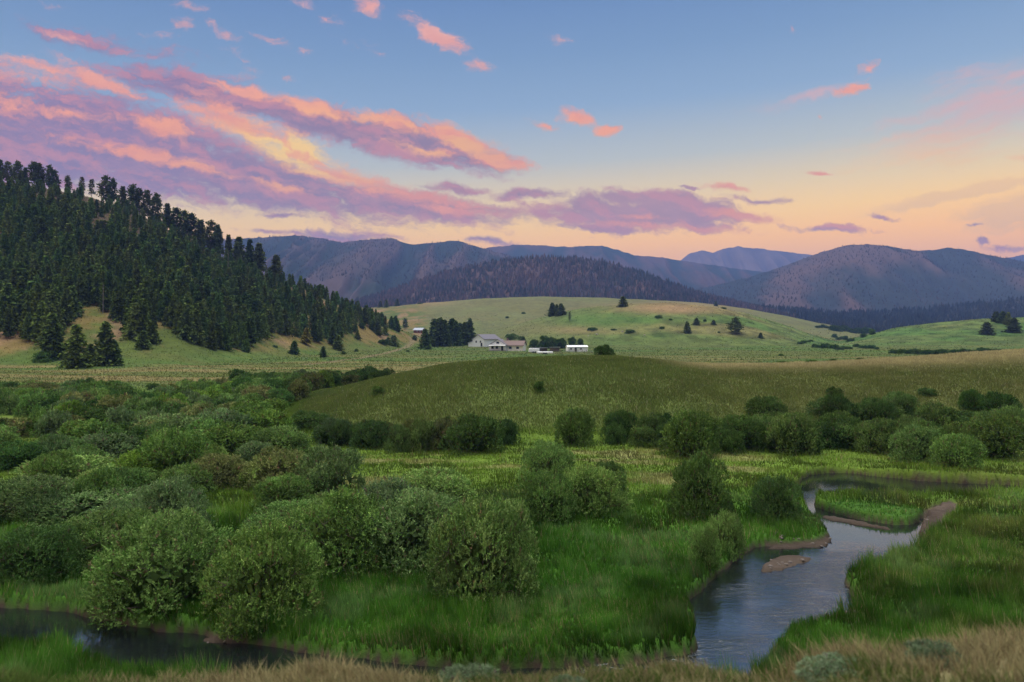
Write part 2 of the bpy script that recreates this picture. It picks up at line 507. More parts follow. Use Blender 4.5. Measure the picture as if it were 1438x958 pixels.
# ------------------------------------------------------------------ water
def build_water():
    m, nt, out = mat_new('creek_water')
    geo = nt.nodes.new('ShaderNodeNewGeometry')
    mp = nt.nodes.new('ShaderNodeMapping'); mp.inputs['Rotation'].default_value = (0, 0, R(25)); mp.inputs['Scale'].default_value = (1.0, 2.6, 1)
    nt.links.new(geo.outputs['Position'], mp.inputs[0])
    r1 = noise(nt, mp.outputs[0], 1.5, 4, .6, .8); r2 = noise(nt, mp.outputs[0], 5.5, 3, .6, .5)
    calm = noise(nt, geo.outputs['Position'], .22, 2).step(.42, .58)
    sep = nt.nodes.new('ShaderNodeSeparateXYZ'); nt.links.new(geo.outputs['Position'], sep.inputs[0])
    yy = S(sep.outputs[1])
    riffle = yy.step(38.5, 33.0) * (S(sep.outputs[0]).step(-4.0, 3.0) * .75 + .25) + yy.step(45, 48) * .22       # shallow riffles above and below the pool
    b = nt.nodes.new('ShaderNodeBump'); b.inputs['Distance'].default_value = .07
    lk(nt, (riffle * .7 * (calm * .8 + .2) + .03), b.inputs['Strength'])
    lk(nt, r1 + r2 * .4, b.inputs['Height'])
    gl = nt.nodes.new('ShaderNodeBsdfGlossy'); gl.inputs['Roughness'].default_value = .02; gl.inputs[0].default_value = (1, 1, 1, 1)
    tr = nt.nodes.new('ShaderNodeBsdfTransparent'); tr.inputs[0].default_value = (.42, .40, .34, 1)
    df = nt.nodes.new('ShaderNodeBsdfDiffuse'); df.inputs[0].default_value = (.016, .020, .022, 1)
    body = nt.nodes.new('ShaderNodeMixShader'); body.inputs[0].default_value = .55
    nt.links.new(tr.outputs[0], body.inputs[1]); nt.links.new(df.outputs[0], body.inputs[2])
    fr = nt.nodes.new('ShaderNodeFresnel'); fr.inputs[0].default_value = 2.7
    for n in (gl, fr): nt.links.new(b.outputs[0], n.inputs['Normal'])
    mx = nt.nodes.new('ShaderNodeMixShader'); nt.links.new(fr.outputs[0], mx.inputs[0])
    nt.links.new(body.outputs[0], mx.inputs[1]); nt.links.new(gl.outputs[0], mx.inputs[2])
    nt.links.new(mx.outputs[0], out.inputs[0])
    P = np.array(RIVER)
    # sheet a little wider than the channel, its rim buried in the banks
    xs = np.linspace(P[:, 0].min() - 1, P[:, 0].max() + 1, 160); ys = np.linspace(18.5, P[:, 1].max() + 1.5, 120)
    X, Y = np.meshgrid(xs, ys)
    sd = poly_sd(RIVER, X.ravel(), Y.ravel())
    keep = (sd < 1.3).reshape(X.shape)
    V = np.stack([X.ravel(), Y.ravel(), np.full(X.size, ZW)], 1)
    fs = []
    nc = len(xs)
    for j in range(len(ys) - 1):
        for i in range(nc - 1):
            if keep[j, i] or keep[j, i + 1] or keep[j + 1, i] or keep[j + 1, i + 1]:
                k = j * nc + i
                fs.append((k, k + 1, k + nc + 1, k + nc))
    used = sorted({k for f in fs for k in f}); mp_ = {k: i for i, k in enumerate(used)}
    me = mesh_list('river', V[used], [[mp_[k] for k in f] for f in fs], m)
    new_obj('river', me, kind='structure', label='winding creek with calm pool and riffles')
build_water()

# ------------------------------------------------------------------ sky, sun, haze
def lin(r, g, b):
    f = lambda v: (v / 255) / 12.92 if v / 255 < .04045 else ((v / 255 + .055) / 1.055) ** 2.4
    return (f(r), f(g), f(b))

SUN_AZ, SUN_EL = -114.0, 11.0
SKY_GAIN = 1.0
def build_world():
    w = bpy.data.worlds.new('World'); scene.world = w; w.use_nodes = True
    nt = w.node_tree; nt.nodes.clear(); S.nt = nt
    out = nt.nodes.new('ShaderNodeOutputWorld')
    tc = nt.nodes.new('ShaderNodeTexCoord')
    sep = nt.nodes.new('ShaderNodeSeparateXYZ'); nt.links.new(tc.outputs['Generated'], sep.inputs[0])
    X, Y, Z = S(sep.outputs[0]), S(sep.outputs[1]), S(sep.outputs[2])
    el = S.m('ARCSINE', Z) * (180 / math.pi)
    az = S.m('ARCTAN2', X, Y)
    elw = el - S.m('SINE', az) * 2.2
    # clear-air dusk gradient by elevation; unseen overhead added bright to light the ground
    ramp = nt.nodes.new('ShaderNodeValToRGB'); cr = ramp.color_ramp
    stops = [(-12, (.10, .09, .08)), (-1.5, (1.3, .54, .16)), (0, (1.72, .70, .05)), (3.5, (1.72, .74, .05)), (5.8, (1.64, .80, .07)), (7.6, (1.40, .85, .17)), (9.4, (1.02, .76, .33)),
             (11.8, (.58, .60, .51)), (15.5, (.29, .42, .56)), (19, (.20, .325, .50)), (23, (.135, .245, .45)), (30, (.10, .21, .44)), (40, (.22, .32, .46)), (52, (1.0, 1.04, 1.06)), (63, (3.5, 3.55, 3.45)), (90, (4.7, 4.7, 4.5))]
    while len(cr.elements) > 1: cr.elements.remove(cr.elements[-1])
    for i, (e, c) in enumerate(stops):
        k = cr.elements[0] if i == 0 else cr.elements.new((e + 20) / 110)
        k.position = (e + 20) / 110; k.color = (*c, 1)
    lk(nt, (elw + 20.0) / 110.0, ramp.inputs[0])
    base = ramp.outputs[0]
    ns = nt.nodes.new('ShaderNodeTexSky'); ns.sky_type = 'NISHITA'; ns.sun_disc = False
    ns.sun_elevation = R(SUN_EL); ns.sun_rotation = R(SUN_AZ); ns.altitude = 1500
    nsc = nt.nodes.new('ShaderNodeVectorMath'); nsc.operation = 'SCALE'; nsc.inputs['Scale'].default_value = .006
    nt.links.new(ns.outputs[0], nsc.inputs[0])
    base = mixc(nt, 1.0, base, nsc.outputs[0], 'ADD')
    # unseen sky behind the viewer dimmed, except overhead, to darken shrubs' near sides
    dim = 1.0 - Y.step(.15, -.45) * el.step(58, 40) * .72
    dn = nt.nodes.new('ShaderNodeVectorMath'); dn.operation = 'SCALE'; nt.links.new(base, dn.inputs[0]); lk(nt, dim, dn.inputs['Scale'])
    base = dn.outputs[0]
    # cloud field laid on the northern sky: tangent-plane bearings, 1118.5 units per unit slope
    yc = Y.max(.08)
    px = X / yc * F + CX; py = Z / yc * (-F) + HZ
    cmb = nt.nodes.new('ShaderNodeCombineXYZ'); lk(nt, px, cmb.inputs[0]); lk(nt, py, cmb.inputs[1])
    P0 = cmb.outputs[0]
    wn = node(nt, 'ShaderNodeTexNoise', noise_dimensions='2D'); nt.links.new(P0, wn.inputs['Vector'])
    wn.inputs['Scale'].default_value = 1 / 70; wn.inputs['Detail'].default_value = 6; wn.inputs['Roughness'].default_value = .66
    wv = nt.nodes.new('ShaderNodeVectorMath'); wv.operation = 'MULTIPLY_ADD'
    nt.links.new(wn.outputs['Color'], wv.inputs[0]); wv.inputs[1].default_value = (56, 26, 0)
    sh = nt.nodes.new('ShaderNodeVectorMath'); sh.operation = 'SUBTRACT'; nt.links.new(P0, sh.inputs[0]); sh.inputs[1].default_value = (28, 13, 0)
    nt.links.new(sh.outputs[0], wv.inputs[2])
    P = wv.outputs[0]
    def fib(rot, sx, sy, det, rough, off=(0, 0)):
        mp = node(nt, 'ShaderNodeMapping', vector_type='TEXTURE'); nt.links.new(P, mp.inputs[0])
        mp.inputs['Location'].default_value = (off[0], off[1], 0)
        mp.inputs['Rotation'].default_value = (0, 0, R(rot)); mp.inputs['Scale'].default_value = (sx, sy, 1)
        return noise(nt, mp.outputs[0], 1.0, det, rough, 0.0, '2D')
    n_big = fib(13, 120, 38, 6, .6)
    n_off = fib(13, 120, 38, 6, .6, (-9, 8))       # same field a little toward the sun
    n_fine = fib(16, 46, 15, 7, .68)
    n_puff = fib(5, 17, 9, 6, .68)
    n_wisp = fib(-14, 150, 16, 5, .6)
    def strokes(L, prev):
        acc = None
        for (cx, cy, a, b, rot, wgt) in L:
            mp = node(nt, 'ShaderNodeMapping', vector_type='TEXTURE')
            ch = nt.nodes.new('ShaderNodeVectorMath'); ch.operation = 'MULTIPLY_ADD'      # evaluate one puff after another
            lk(nt, prev if acc is None else acc, ch.inputs[0]); ch.inputs[1].default_value = (1e-7, 0, 0); nt.links.new(P, ch.inputs[2])
            nt.links.new(ch.outputs[0], mp.inputs[0])
            mp.inputs['Location'].default_value = (cx, cy, 0); mp.inputs['Rotation'].default_value = (0, 0, R(rot)); mp.inputs['Scale'].default_value = (a * 1.25, b * 1.25, 1)
            ln = nt.nodes.new('ShaderNodeVectorMath'); ln.operation = 'LENGTH'; nt.links.new(mp.outputs[0], ln.inputs[0])
            v = S.m('MULTIPLY_ADD', S(ln.outputs['Value']), -wgt, wgt)
            acc = v if acc is None else acc.max(v)
        return acc.max(-1.0)
    shade = [(-60, 165, 260, 78, 10, 1), (150, 195, 260, 66, 14, 1), (330, 246, 250, 40, 13, 1), (20, 225, 230, 40, 6, .9), (555, 283, 190, 20, 8, 1), (210, 255, 160, 24, 9, .8),
             (330, 143, 150, 17, 11, .9), (470, 178, 150, 22, 15, 1), (590, 203, 130, 26, 15, 1), (680, 226, 50, 14, 8, .9),
             (890, 302, 150, 22, 2, 1), (830, 290, 60, 18, 5, .9), (950, 288, 90, 18, 8, 1), (870, 281, 50, 12, 0, .7), (740, 273, 55, 9, 0, .9), (640, 266, 50, 8, 4, .8), (850, 320, 70, 7, 4, .8),
             (1150, 322, 60, 5, 3, .6), (400, 302, 40, 5, 6, .6), (415, 328, 70, 4, 4, .5), (690, 339, 40, 5, 3, .5), (1381, 336, 10, 5, 0, .7), (965, 265, 14, 3, 4, .8), (1370, 317, 14, 3, 0, .7), (1415, 347, 30, 4, 4, .4),
             (1245, 306, 20, 3, 6, .5), (470, 331, 80, 8, 3, .6), (130, 60, 120, 14, 10, .35), (250, 115, 130, 20, 9, .45), (1070, 281, 50, 5, 4, .6)]
    litL = [(55, 93, 90, 10, 13, .9), (150, 118, 60, 13, 24, 1), (60, 110, 110, 22, 10, .6), (345, 128, 50, 9, 14, .9), (430, 150, 60, 11, 15, 1), (545, 172, 60, 13, 15, 1), (640, 196, 75, 18, 17, 1), (700, 228, 50, 13, 9, 1), (600, 212, 70, 8, 13, .7),
            (415, 212, 85, 24, 20, 1), (345, 178, 90, 24, 27, 1), (290, 165, 70, 14, 24, .8), (228, 180, 50, 15, 12, 1), (205, 216, 60, 11, 10, 1), (265, 232, 60, 7, 14, .9), (490, 250, 110, 16, 14, 1), (585, 276, 120, 10, 9, .9), (650, 295, 80, 8, 6, .9), (390, 262, 60, 7, 12, .6),
            (90, 160, 120, 12, 8, .45), (20, 145, 60, 20, 10, .55), (130, 205, 130, 10, 8, .4),
            (612, 53, 46, 13, 33, 0.95), (578, 34, 26, 8, 28, 0.44), (522, 14, 26, 12, 28, 0.90), (465, 28, 20, 11, 5, 0.44), (430, 8, 24, 9, 10, 0.33), (664, 94, 20, 8, 16, 0.39), (320, 52, 40, 8, 26, 0.44), (258, 36, 20, 9, 8, 0.39), (222, 53, 20, 8, 0, 0.33), (98, 57, 30, 6, 14, 0.44), (80, 82, 40, 14, 25, 0.33), (75, 14, 22, 5, 6, 0.33), (272, 13, 30, 6, 22, 0.39), (382, 60, 26, 7, 22, 0.33), (428, 77, 12, 7, 0, 0.33), (412, 116, 22, 5, 4, 0.28), (340, 85, 40, 14, 60, 0.25), (500, 60, 40, 6, 12, 0.19), (540, 75, 14, 5, 10, 0.28),
            (806, 166, 32, 11, 22, 1), (852, 182, 22, 9, 0, 1), (765, 176, 22, 6, 14, .7), (780, 55, 14, 5, 25, .4),
            (1197, 126, 20, 7, -8, .95), (1218, 97, 18, 9, -35, .6), (1110, 40, 10, 6, 45, .5), (1145, 164, 9, 4, 0, .7), (1157, 243, 28, 4, 0, .8), (1020, 264, 40, 6, 8, .9), (1050, 304, 60, 10, 6, .9), (930, 318, 120, 6, 4, .7), (1165, 320, 70, 4, 4, .6), (900, 306, 50, 4, 6, .6)]
    wispL = [(1400, 150, 120, 34, -10, .5), (1330, 190, 120, 22, -8, .42), (1420, 105, 90, 14, -10, .45), (1345, 273, 125, 10, -13, 1.2), (1425, 297, 70, 26, -10, 1.1), (1300, 215, 90, 22, -8, .5), (1160, 130, 60, 10, -14, .3), (1436, 222, 22, 4, -6, .7)]
    sS = strokes(shade, n_big); sL = strokes(litL, sS); sW = strokes(wispL, sL)
    dS = (sS * 1.15 + (n_big - .5) * 1.05 + (n_fine - .5) * .8 + (n_puff - .5) * .6).step(-.06, .56)
    dL = (sL * 1.25 + (n_big - .5) * .9 + (n_fine - .5) * 1.0 + (n_puff - .5) * .75 - .06).step(-.02, .85)
    dW = (sW * 1.3 + (n_wisp - .5) * 1.5 + (n_puff - .5) * .3 + .02).step(-.1, .8)
    rel = ((n_big - n_off) * 4.0 + (n_puff - .5) * 1.1 + .5).clamp()                 # which little billows face the sun
    shA = mixc(nt, n_fine.step(.35, .7), lin(152, 120, 136), lin(192, 138, 140))
    left = px.step(650, 80)
    shA = mixc(nt, left * .5, shA, lin(142, 118, 160))
    shA = mixc(nt, px.step(650, 900) * .6, shA, lin(196, 146, 144))
    shade_c = mixc(nt, (rel - .35) * .9 , shA, lin(226, 142, 136))
    # lit colour: pink high up, salmon, then yellow where the band is thinnest before the sun
    gx = (px - 425) / 115.0; gy = (py - 212) / 40.0
    core = S.m('EXPONENT', (gx * gx + gy * gy) * -1.0)
    gx2 = (px - 640) / 120.0; gy2 = (py - 205) / 40.0
    core2 = S.m('EXPONENT', (gx2 * gx2 + gy2 * gy2) * -1.0)
    litc = mixc(nt, py.step(20, 190), lin(244, 176, 156), (1.06, .40, .175))
    litc = mixc(nt, (core2 * .75 * rel.step(.2, .7)), litc, lin(255, 190, 112))
    litc = mixc(nt, (core * 1.5 * (dL * .8 + .2) * rel.step(-.3, .9)).clamp(), litc, (1.15, .72, .16))
    litc = mixc(nt, (1.0 - rel) * .34 * (1.0 - core), litc, lin(222, 138, 132))
    wc = mixc(nt, py.step(150, 250), lin(240, 180, 165), (1.15, .68, .22))
    front = Y.step(.1, .3)
    c = mixc(nt, dW * .68 * front, base, wc)
    c = mixc(nt, dS * .92 * front, c, shade_c)
    c = mixc(nt, dL * .95 * front, c, litc)
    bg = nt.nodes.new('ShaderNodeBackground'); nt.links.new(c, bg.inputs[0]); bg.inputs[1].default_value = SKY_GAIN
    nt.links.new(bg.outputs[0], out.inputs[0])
    try:
        w.cycles.sampling_method = 'MANUAL'; w.cycles.sample_map_resolution = 256
    except Exception: pass
build_world()

sun = bpy.data.lights.new('low_sun', 'SUN'); sun.energy = 2.1; sun.angle = R(25); sun.color = (1.0, .76, .54)
so = bpy.data.objects.new('low_sun', sun); COL.objects.link(so)
d_ = (math.sin(R(SUN_AZ)) * math.cos(R(SUN_EL)), math.cos(R(SUN_AZ)) * math.cos(R(SUN_EL)), math.sin(R(SUN_EL)))
import mathutils
so.rotation_euler = mathutils.Vector(d_).to_track_quat('Z', 'Y').to_euler()

HAZE_D = 1.35e-4
def build_haze():
    m, nt, out = mat_new('valley_haze')
    v = nt.nodes.new('ShaderNodeVolumePrincipled')
    v.inputs['Color'].default_value = (.26, .42, 1.0, 1); v.inputs['Density'].default_value = HAZE_D; v.inputs['Anisotropy'].default_value = 0.0
    nt.links.new(v.outputs[0], out.inputs['Volume'])
    b = MB().box(-7600, 7600, -7600, 7900, -45, 760)
    me = b.mesh('haze', m)
    new_obj('haze', me, kind='stuff', label='thin blue evening haze filling the valley')
build_haze()

# ------------------------------------------------------------------ mountains
def mat_mountain():
    m, nt, out = mat_new('forested_mountain')
    geo = nt.nodes.new('ShaderNodeNewGeometry')
    at = node(nt, 'ShaderNodeAttribute', attribute_name='tint')
    n1 = noise(nt, geo.outputs['Position'], .03, 6, .65)
    n2 = noise(nt, geo.outputs['Position'], .004, 4, .6)
    sc = nt.nodes.new('ShaderNodeVectorMath'); sc.operation = 'SCALE'
    nt.links.new(at.outputs['Color'], sc.inputs[0]); lk(nt, n1 * .4 + n2 * .5 + .55, sc.inputs['Scale'])
    p = nt.nodes.new('ShaderNodeBsdfDiffuse'); nt.links.new(sc.outputs[0], p.inputs[0])
    nt.links.new(p.outputs[0], out.inputs[0])
    return m
M_MTN = mat_mountain()
RIDGES = {}
def mountain(label, crest, d, depth, zf, amp, freq, seed, cA, cB, nu=420, nv=90):
    """a range: crest line (photo column, row) at distance d, falling `depth` metres toward us to height zf"""
    c = np.array(crest, float)
    u = np.linspace(c[0, 0], c[-1, 0], nu); t = np.concatenate([np.linspace(0, 1, nv), np.linspace(1.04, 1.5, 12)])
    U, T = np.meshgrid(u, t)
    zc = H + (HZ - np.interp(U, c[:, 0], c[:, 1])) / F * d
    front = np.clip(T, 0, 1)
    w = fbm(U / 60 + 3, T * 2.2, 3, seed + 5) - .5
    rid = 1 - np.abs(2 * fbm(U * freq + w * .9, T * .8 + w, 3, seed, .42) - 1) * 2
    prof = .55 * front + .45 * front ** 1.7
    Yd = d - depth * (1 - T)
    z = zf + (zc - zf) * np.where(T <= 1, prof, 1 - (T - 1) * 1.1)
    z += amp * rid * np.sin(np.pi * np.clip(front, 0, 1)) ** .8 * (zc - zf) * .5
    z += (fbm(U / 7, T * 14, 3, seed + 9) - .5) * (zc - zf) * .022 * np.minimum(1, (1.5 - T) * 3)
    # keep the crest the skyline: nothing in front rises above its line of sight
    lim = H + (zc - H) * (Yd / d) - (1 - front) * 6
    z = np.where(T < 1, np.minimum(z, lim), z)
    x = (U - CX) / F * d * (1 - (1 - Yd / d) * .55)
    V = np.stack([x.ravel(), Yd.ravel(), z.ravel()], 1)
    k = np.clip(fbm(U / 35, T * 5, 4, seed + 3) * .7 + rid * .45 - .1, 0, 1).ravel()
    col = mixn(np.repeat(np.array(cA)[None], len(V), 0), np.array(cB), sstep(.3, .75, k))
    nc = nu; nr = len(t)
    i = np.arange(nr - 1)[:, None] * nc + np.arange(nc - 1)[None]
    q = np.stack([i, i + 1, i + nc + 1, i + nc], -1).reshape(-1, 4)
    me = mesh_np('mountain', V, q.ravel(), np.full(len(q), 4), M_MTN, col, True)
    o = new_obj('mountain', me, kind='structure', label=label)
    return V.reshape(nr, nc, 3), col.reshape(nr, nc, 3)

BRN = (.085, .055, .048); GRN = (.030, .040, .030); RUS = (.105, .072, .066); BLU = (.03, .04, .04)
MT = {}
MT['peak'] = mountain('far bare peaks on the horizon', [(860, 372), (930, 371), (955, 366), (968, 356), (985, 352), (1000, 355), (1015, 350), (1035, 346), (1060, 349), (1100, 353), (1135, 358), (1180, 362), (1260, 372)], 6400, 1700, 160, .25, .05, 3, (.09, .07, .068), (.14, .10, .09))
MT['edge'] = mountain('far ridge at the edge of the horizon', [(1330, 380), (1390, 366), (1438, 358), (1520, 352), (1600, 360), (1700, 372)], 5900, 1600, 140, .2, .04, 13, BLU, BRN, 120, 50)
MT['blue'] = mountain('blue middle range', [(600, 366), (660, 356), (690, 347), (720, 344), (760, 345), (800, 347), (845, 345), (870, 352), (890, 359), (930, 362), (970, 368), (1030, 377), (1100, 385), (1180, 400)], 4500, 1600, 80, .22, .035, 17, GRN, BRN)
MT['left'] = mountain('brown forested range behind the wooded hill', [(150, 345), (260, 340), (330, 336), (370, 333), (420, 331), (455, 336), (480, 341), (510, 338), (550, 335), (568, 341), (580, 344), (610, 341), (640, 338), (665, 345), (690, 352), (740, 366), (800, 382)], 3300, 1500, 45, .28, .03, 23, GRN, (.095, .066, .06))
MT['right'] = mountain('broad forested mountain', [(900, 424), (950, 411), (1000, 402), (1050, 390), (1100, 374), (1130, 363), (1160, 352), (1190, 345), (1215, 343), (1240, 345), (1265, 349), (1290, 353), (1310, 351), (1335, 348), (1360, 352), (1390, 359), (1438, 368), (1520, 378), (1620, 386), (1800, 395)], 3000, 1150, 22, .30, .012, 29, (.036, .044, .042), RUS, 520, 110)
MT['mid'] = mountain('low brown timbered hill', [(470, 432), (520, 418), (560, 405), (600, 390), (640, 379), (690, 368), (730, 363), (770, 361), (810, 363), (850, 368), (890, 379), (930, 393), (970, 408), (1010, 420), (1060, 432)], 2000, 560, 32, .16, .03, 37, (.05, .038, .034), (.10, .062, .05), 360, 80)
MT['belt'] = mountain('dark timbered foot slope', [(860, 440), (940, 430), (1000, 428), (1060, 431), (1120, 436), (1180, 440), (1240, 438), (1300, 434), (1360, 428), (1438, 420), (1560, 412), (1800, 405)], 1900, 600, 4, .15, .03, 43, (.028, .034, .028), (.05, .045, .034), 360, 60)

def cones(P, h, r, col, seg=5):
    """many small far conifers: one ragged double cone each"""
    n = len(P)
    rg = np.random.default_rng(5)
    ang = np.arange(seg) * 2 * np.pi / seg
    base = rg.random((n, 1)) * 6.28
    jit = .7 + .6 * rg.random((n, seg))
    V = []; Fc = []
    def ring(zf, rf):
        a = ang[None] + base
        return np.stack([P[:, 0:1] + np.cos(a) * r[:, None] * rf * jit, P[:, 1:2] + np.sin(a) * r[:, None] * rf * jit, P[:, 2:3] + h[:, None] * zf + 0 * a], -1)
    r0 = ring(.06, 1.0); r1 = ring(.42, .68)
    t0 = np.stack([P[:, 0], P[:, 1], P[:, 2] + h * .62], -1)[:, None]; t1 = np.stack([P[:, 0], P[:, 1], P[:, 2] + h], -1)[:, None]
    V = np.concatenate([r0, t0, r1, t1], 1)           # n, 2seg+2, 3
    k = 2 * seg + 2
    f = []
    for i in range(seg):
        j = (i + 1) % seg
        f += [(i, j, seg), (seg + 1 + i, seg + 1 + j, 2 * seg + 1)]
    f = np.array(f)
    Fa = (f[None] + (np.arange(n) * k)[:, None, None]).reshape(-1, 3)
    C = np.repeat(col[:, None], k, 1).reshape(-1, 3)
    return V.reshape(-1, 3), Fa, C

def far_forest(name, label, key, count, hh, ca, cb, tmin=0.0, tmax=1.0, seed=1, browse=None):
    Vg, Cg = MT[key]
    nr, nc, _ = Vg.shape; nr = nr - 12
    rg = np.random.default_rng(seed)
    v = tmin + (tmax - tmin) * rg.random(count); u = rg.random(count)
    fi = v * (nr - 1); fj = u * (nc - 1)
    i = np.clip(fi.astype(int), 0, nr - 1); j = np.clip(fj.astype(int), 0, nc - 2)
    a = (fi - i)[:, None]; b = (fj - j)[:, None]
    P = Vg[i, j] * (1 - a) * (1 - b) + Vg[i + 1, j] * a * (1 - b) + Vg[i, j + 1] * (1 - a) * b + Vg[i + 1, j + 1] * a * b
    P[:, 2] -= 1
    keep = (np.abs(P[:, 0] / P[:, 1]) < .74)
    P = P[keep]; n = len(P)
    h = hh * (.6 + .7 * rg.random(n)); r = h * (.2 + .14 * rg.random(n))
    m = sstep(.35, .65, fbm(P[:, 0] / 130, P[:, 1] / 130, 3, seed) * .6 + rg.random(n) * .4)
    col = mixn(np.repeat(np.array(ca)[None], n, 0), np.array(cb), m) * (.6 + .8 * rg.random((n, 1)))
    V, Fa, C = cones(P, h, r, col)
    me = mesh_np(name, V, Fa.ravel(), np.full(len(Fa), 3), M_NEEDLE_FAR, C)
    new_obj(name, me, kind='stuff', label=label)
M_NEEDLE_FAR = mat_leaf('far_needles', .1, False)
far_forest('distant_forest', 'thinned brown timber on the low middle hill', 'mid', 9500, 10.5, (.10, .066, .058), (.04, .046, .036), 0, 1, 2)
far_forest('distant_forest', 'dark timber belt along the mountain foot', 'belt', 9000, 11.5, (.02, .03, .022), (.036, .04, .028), 0, 1, 3)
far_forest('distant_forest', 'timber on the broad right-hand mountain', 'right', 7000, 7.0, (.045, .045, .042), (.07, .055, .05), .0, 1, 4)
far_forest('distant_forest', 'timber on the brown range', 'left', 6500, 7.0, (.05, .046, .042), (.07, .056, .05), .3, 1, 5)

# ------------------------------------------------------------------ foliage builders
def unit(v): return v / (np.linalg.norm(v, axis=-1, keepdims=True) + 1e-9)

def leaf_quads(P, D, L, W, rg, rhomb=.45):
    n = len(P)
    D = unit(D); s = unit(np.cross(D, rg.normal(size=(n, 3))))
    L = L[:, None]; W = W[:, None]
    V = np.stack([P, P + D * L * rhomb + s * W, P + D * L, P + D * L * rhomb - s * W], 1)
    return V.reshape(-1, 3)

def quads_mesh(name, V, mat, tint4):
    n = len(V) // 4
    return mesh_np(name, V, np.arange(4 * n), np.full(n, 4), mat, np.repeat(tint4, 4, 0))

M_WILLOW = mat_leaf('willow_leaves', .22, True)
M_NEEDLE = mat_leaf('conifer_needles', .12, True)
M_BARK = mat_plain('bark', (.16, .125, .10), .9, .35, 4)
M_TWIG = mat_plain('willow_stems', (.13, .10, .07), .9, .3, 6)

def willow_proto(seed, mounds, sprigs, leaves, leafL):
    """a shrub of rounded leafy mounds with dark clefts between them; unit radius and unit height"""
    rg = np.random.default_rng(seed)
    c = []
    while len(c) < mounds:
        d = unit(rg.normal(size=3))
        if d[2] < -.35: continue
        if any(np.dot(d, e) > 1 - .9 / mounds ** .5 * .55 for e in c) and rg.random() < .9: continue
        c.append(d)
    d = np.array(c)
    ctr = d * arr(1, 1, .56) * (.60 + .16 * rg.random((mounds, 1))) + arr(0, 0, .42)
    low = d[:, 2] < .15
    hd = np.linalg.norm(d[:, :2], axis=1) + 1e-6
    ctr[low, :2] = d[low, :2] / hd[low][:, None] * (.62 + .12 * rg.random((low.sum(), 1)))
    ctr[low, 2] = .10 + .16 * rg.random(low.sum())
    mr = .23 + .17 * rg.random(mounds)
    mb = .72 + .56 * rg.random(mounds)
    mi = np.repeat(np.arange(mounds), sprigs); n = len(mi)
    sd = unit(rg.normal(size=(n, 3)) + d[mi] * .75 + arr(0, 0, .55))
    depth = np.where(rg.random(n) < .78, .82 + .22 * rg.random(n), .25 + .6 * rg.random(n))
    p0 = ctr[mi] + sd * (mr[mi] * depth)[:, None] * arr(1, 1, .78)
    out = unit(sd * .75 + d[mi] * .25 + arr(0, 0, .5) + rg.normal(size=(n, 3)) * .35)
    sl = (.045 + .075 * rg.random(n)) * np.where(rg.random(n) < .05, 1.7, 1.0)     # a few whips stand proud
    tl = mb[mi] * (.7 + .6 * rg.random(n)); yl = rg.random(n)
    ki = np.repeat(np.arange(n), leaves)
    u = np.tile(np.linspace(.05, 1, leaves), n) + rg.normal(size=len(ki)) * .04
    P = p0[ki] + out[ki] * (sl[ki] * u)[:, None]
    D = out[ki] * .8 + rg.normal(size=(len(ki), 3)) * .55
    L = leafL * (.7 + .6 * rg.random(len(ki)))
    P[:, 2] = np.maximum(P[:, 2], .0)
    V = leaf_quads(P, D, L, L * .27, rg)
    base = mixn(np.repeat(arr(.118, .222, .055)[None], len(ki), 0), arr(.255, .345, .12), yl[ki])
    dead = (rg.random(n) < .03)[ki][:, None]
    base = np.where(dead, arr(.20, .15, .09), base)
    tint = base * (tl[ki] * (.8 + .4 * rg.random(len(ki))))[:, None]
    # big inner leaves, coloured darker as shade, fill the heart and block light
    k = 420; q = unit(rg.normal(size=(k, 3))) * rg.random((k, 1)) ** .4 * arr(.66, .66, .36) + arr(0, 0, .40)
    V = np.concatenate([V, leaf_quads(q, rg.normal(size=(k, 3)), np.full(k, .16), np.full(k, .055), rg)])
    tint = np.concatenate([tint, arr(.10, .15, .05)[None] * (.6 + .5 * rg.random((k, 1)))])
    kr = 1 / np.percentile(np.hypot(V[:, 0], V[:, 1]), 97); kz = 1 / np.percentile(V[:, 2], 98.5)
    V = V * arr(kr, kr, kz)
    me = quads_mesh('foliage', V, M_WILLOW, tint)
    b = MB()
    for i in range(mounds):
        e = ctr[i]; a = rg.normal(size=3) * .10; a[2] = -.04
        mid = (a + e) / 2 + arr(0, 0, .05)
        b.tube(a, mid, .014, .010, 4).tube(mid, e, .010, .005, 4)
        for q in range(3):
            t = e + unit(rg.normal(size=3) + d[i] + arr(0, 0, .5)) * mr[i] * (.9 + .35 * rg.random())
            t[2] = max(t[2], .02)
            b.tube(e, t, .005, .002, 3)
    b.V = [(x * kr, y * kr, z * kz) for (x, y, z) in b.V]
    return me, b.mesh('stems', M_TWIG)

WHI = [willow_proto(100 + i, 24 + i, 120, 12, .034) for i in range(5)]
WMID = [willow_proto(200 + i, 20 + i, 100, 10, .043) for i in range(5)]
WLO = [willow_proto(300 + i, 15 + i, 64, 8, .066) for i in range(5)]

TINTS = {'dark': (.62, .72, .62), 'green': (.92, 1.0, .8), 'grey': (1.05, 1.02, 1.25), 'pale': (1.3, 1.25, 1.15), 'yellow': (1.0, 1.05, .6), 'rusty': (1.2, .88, .95), 'deep': (.5, .66, .5), 'soft': (1.12, 1.16, 1.0)}

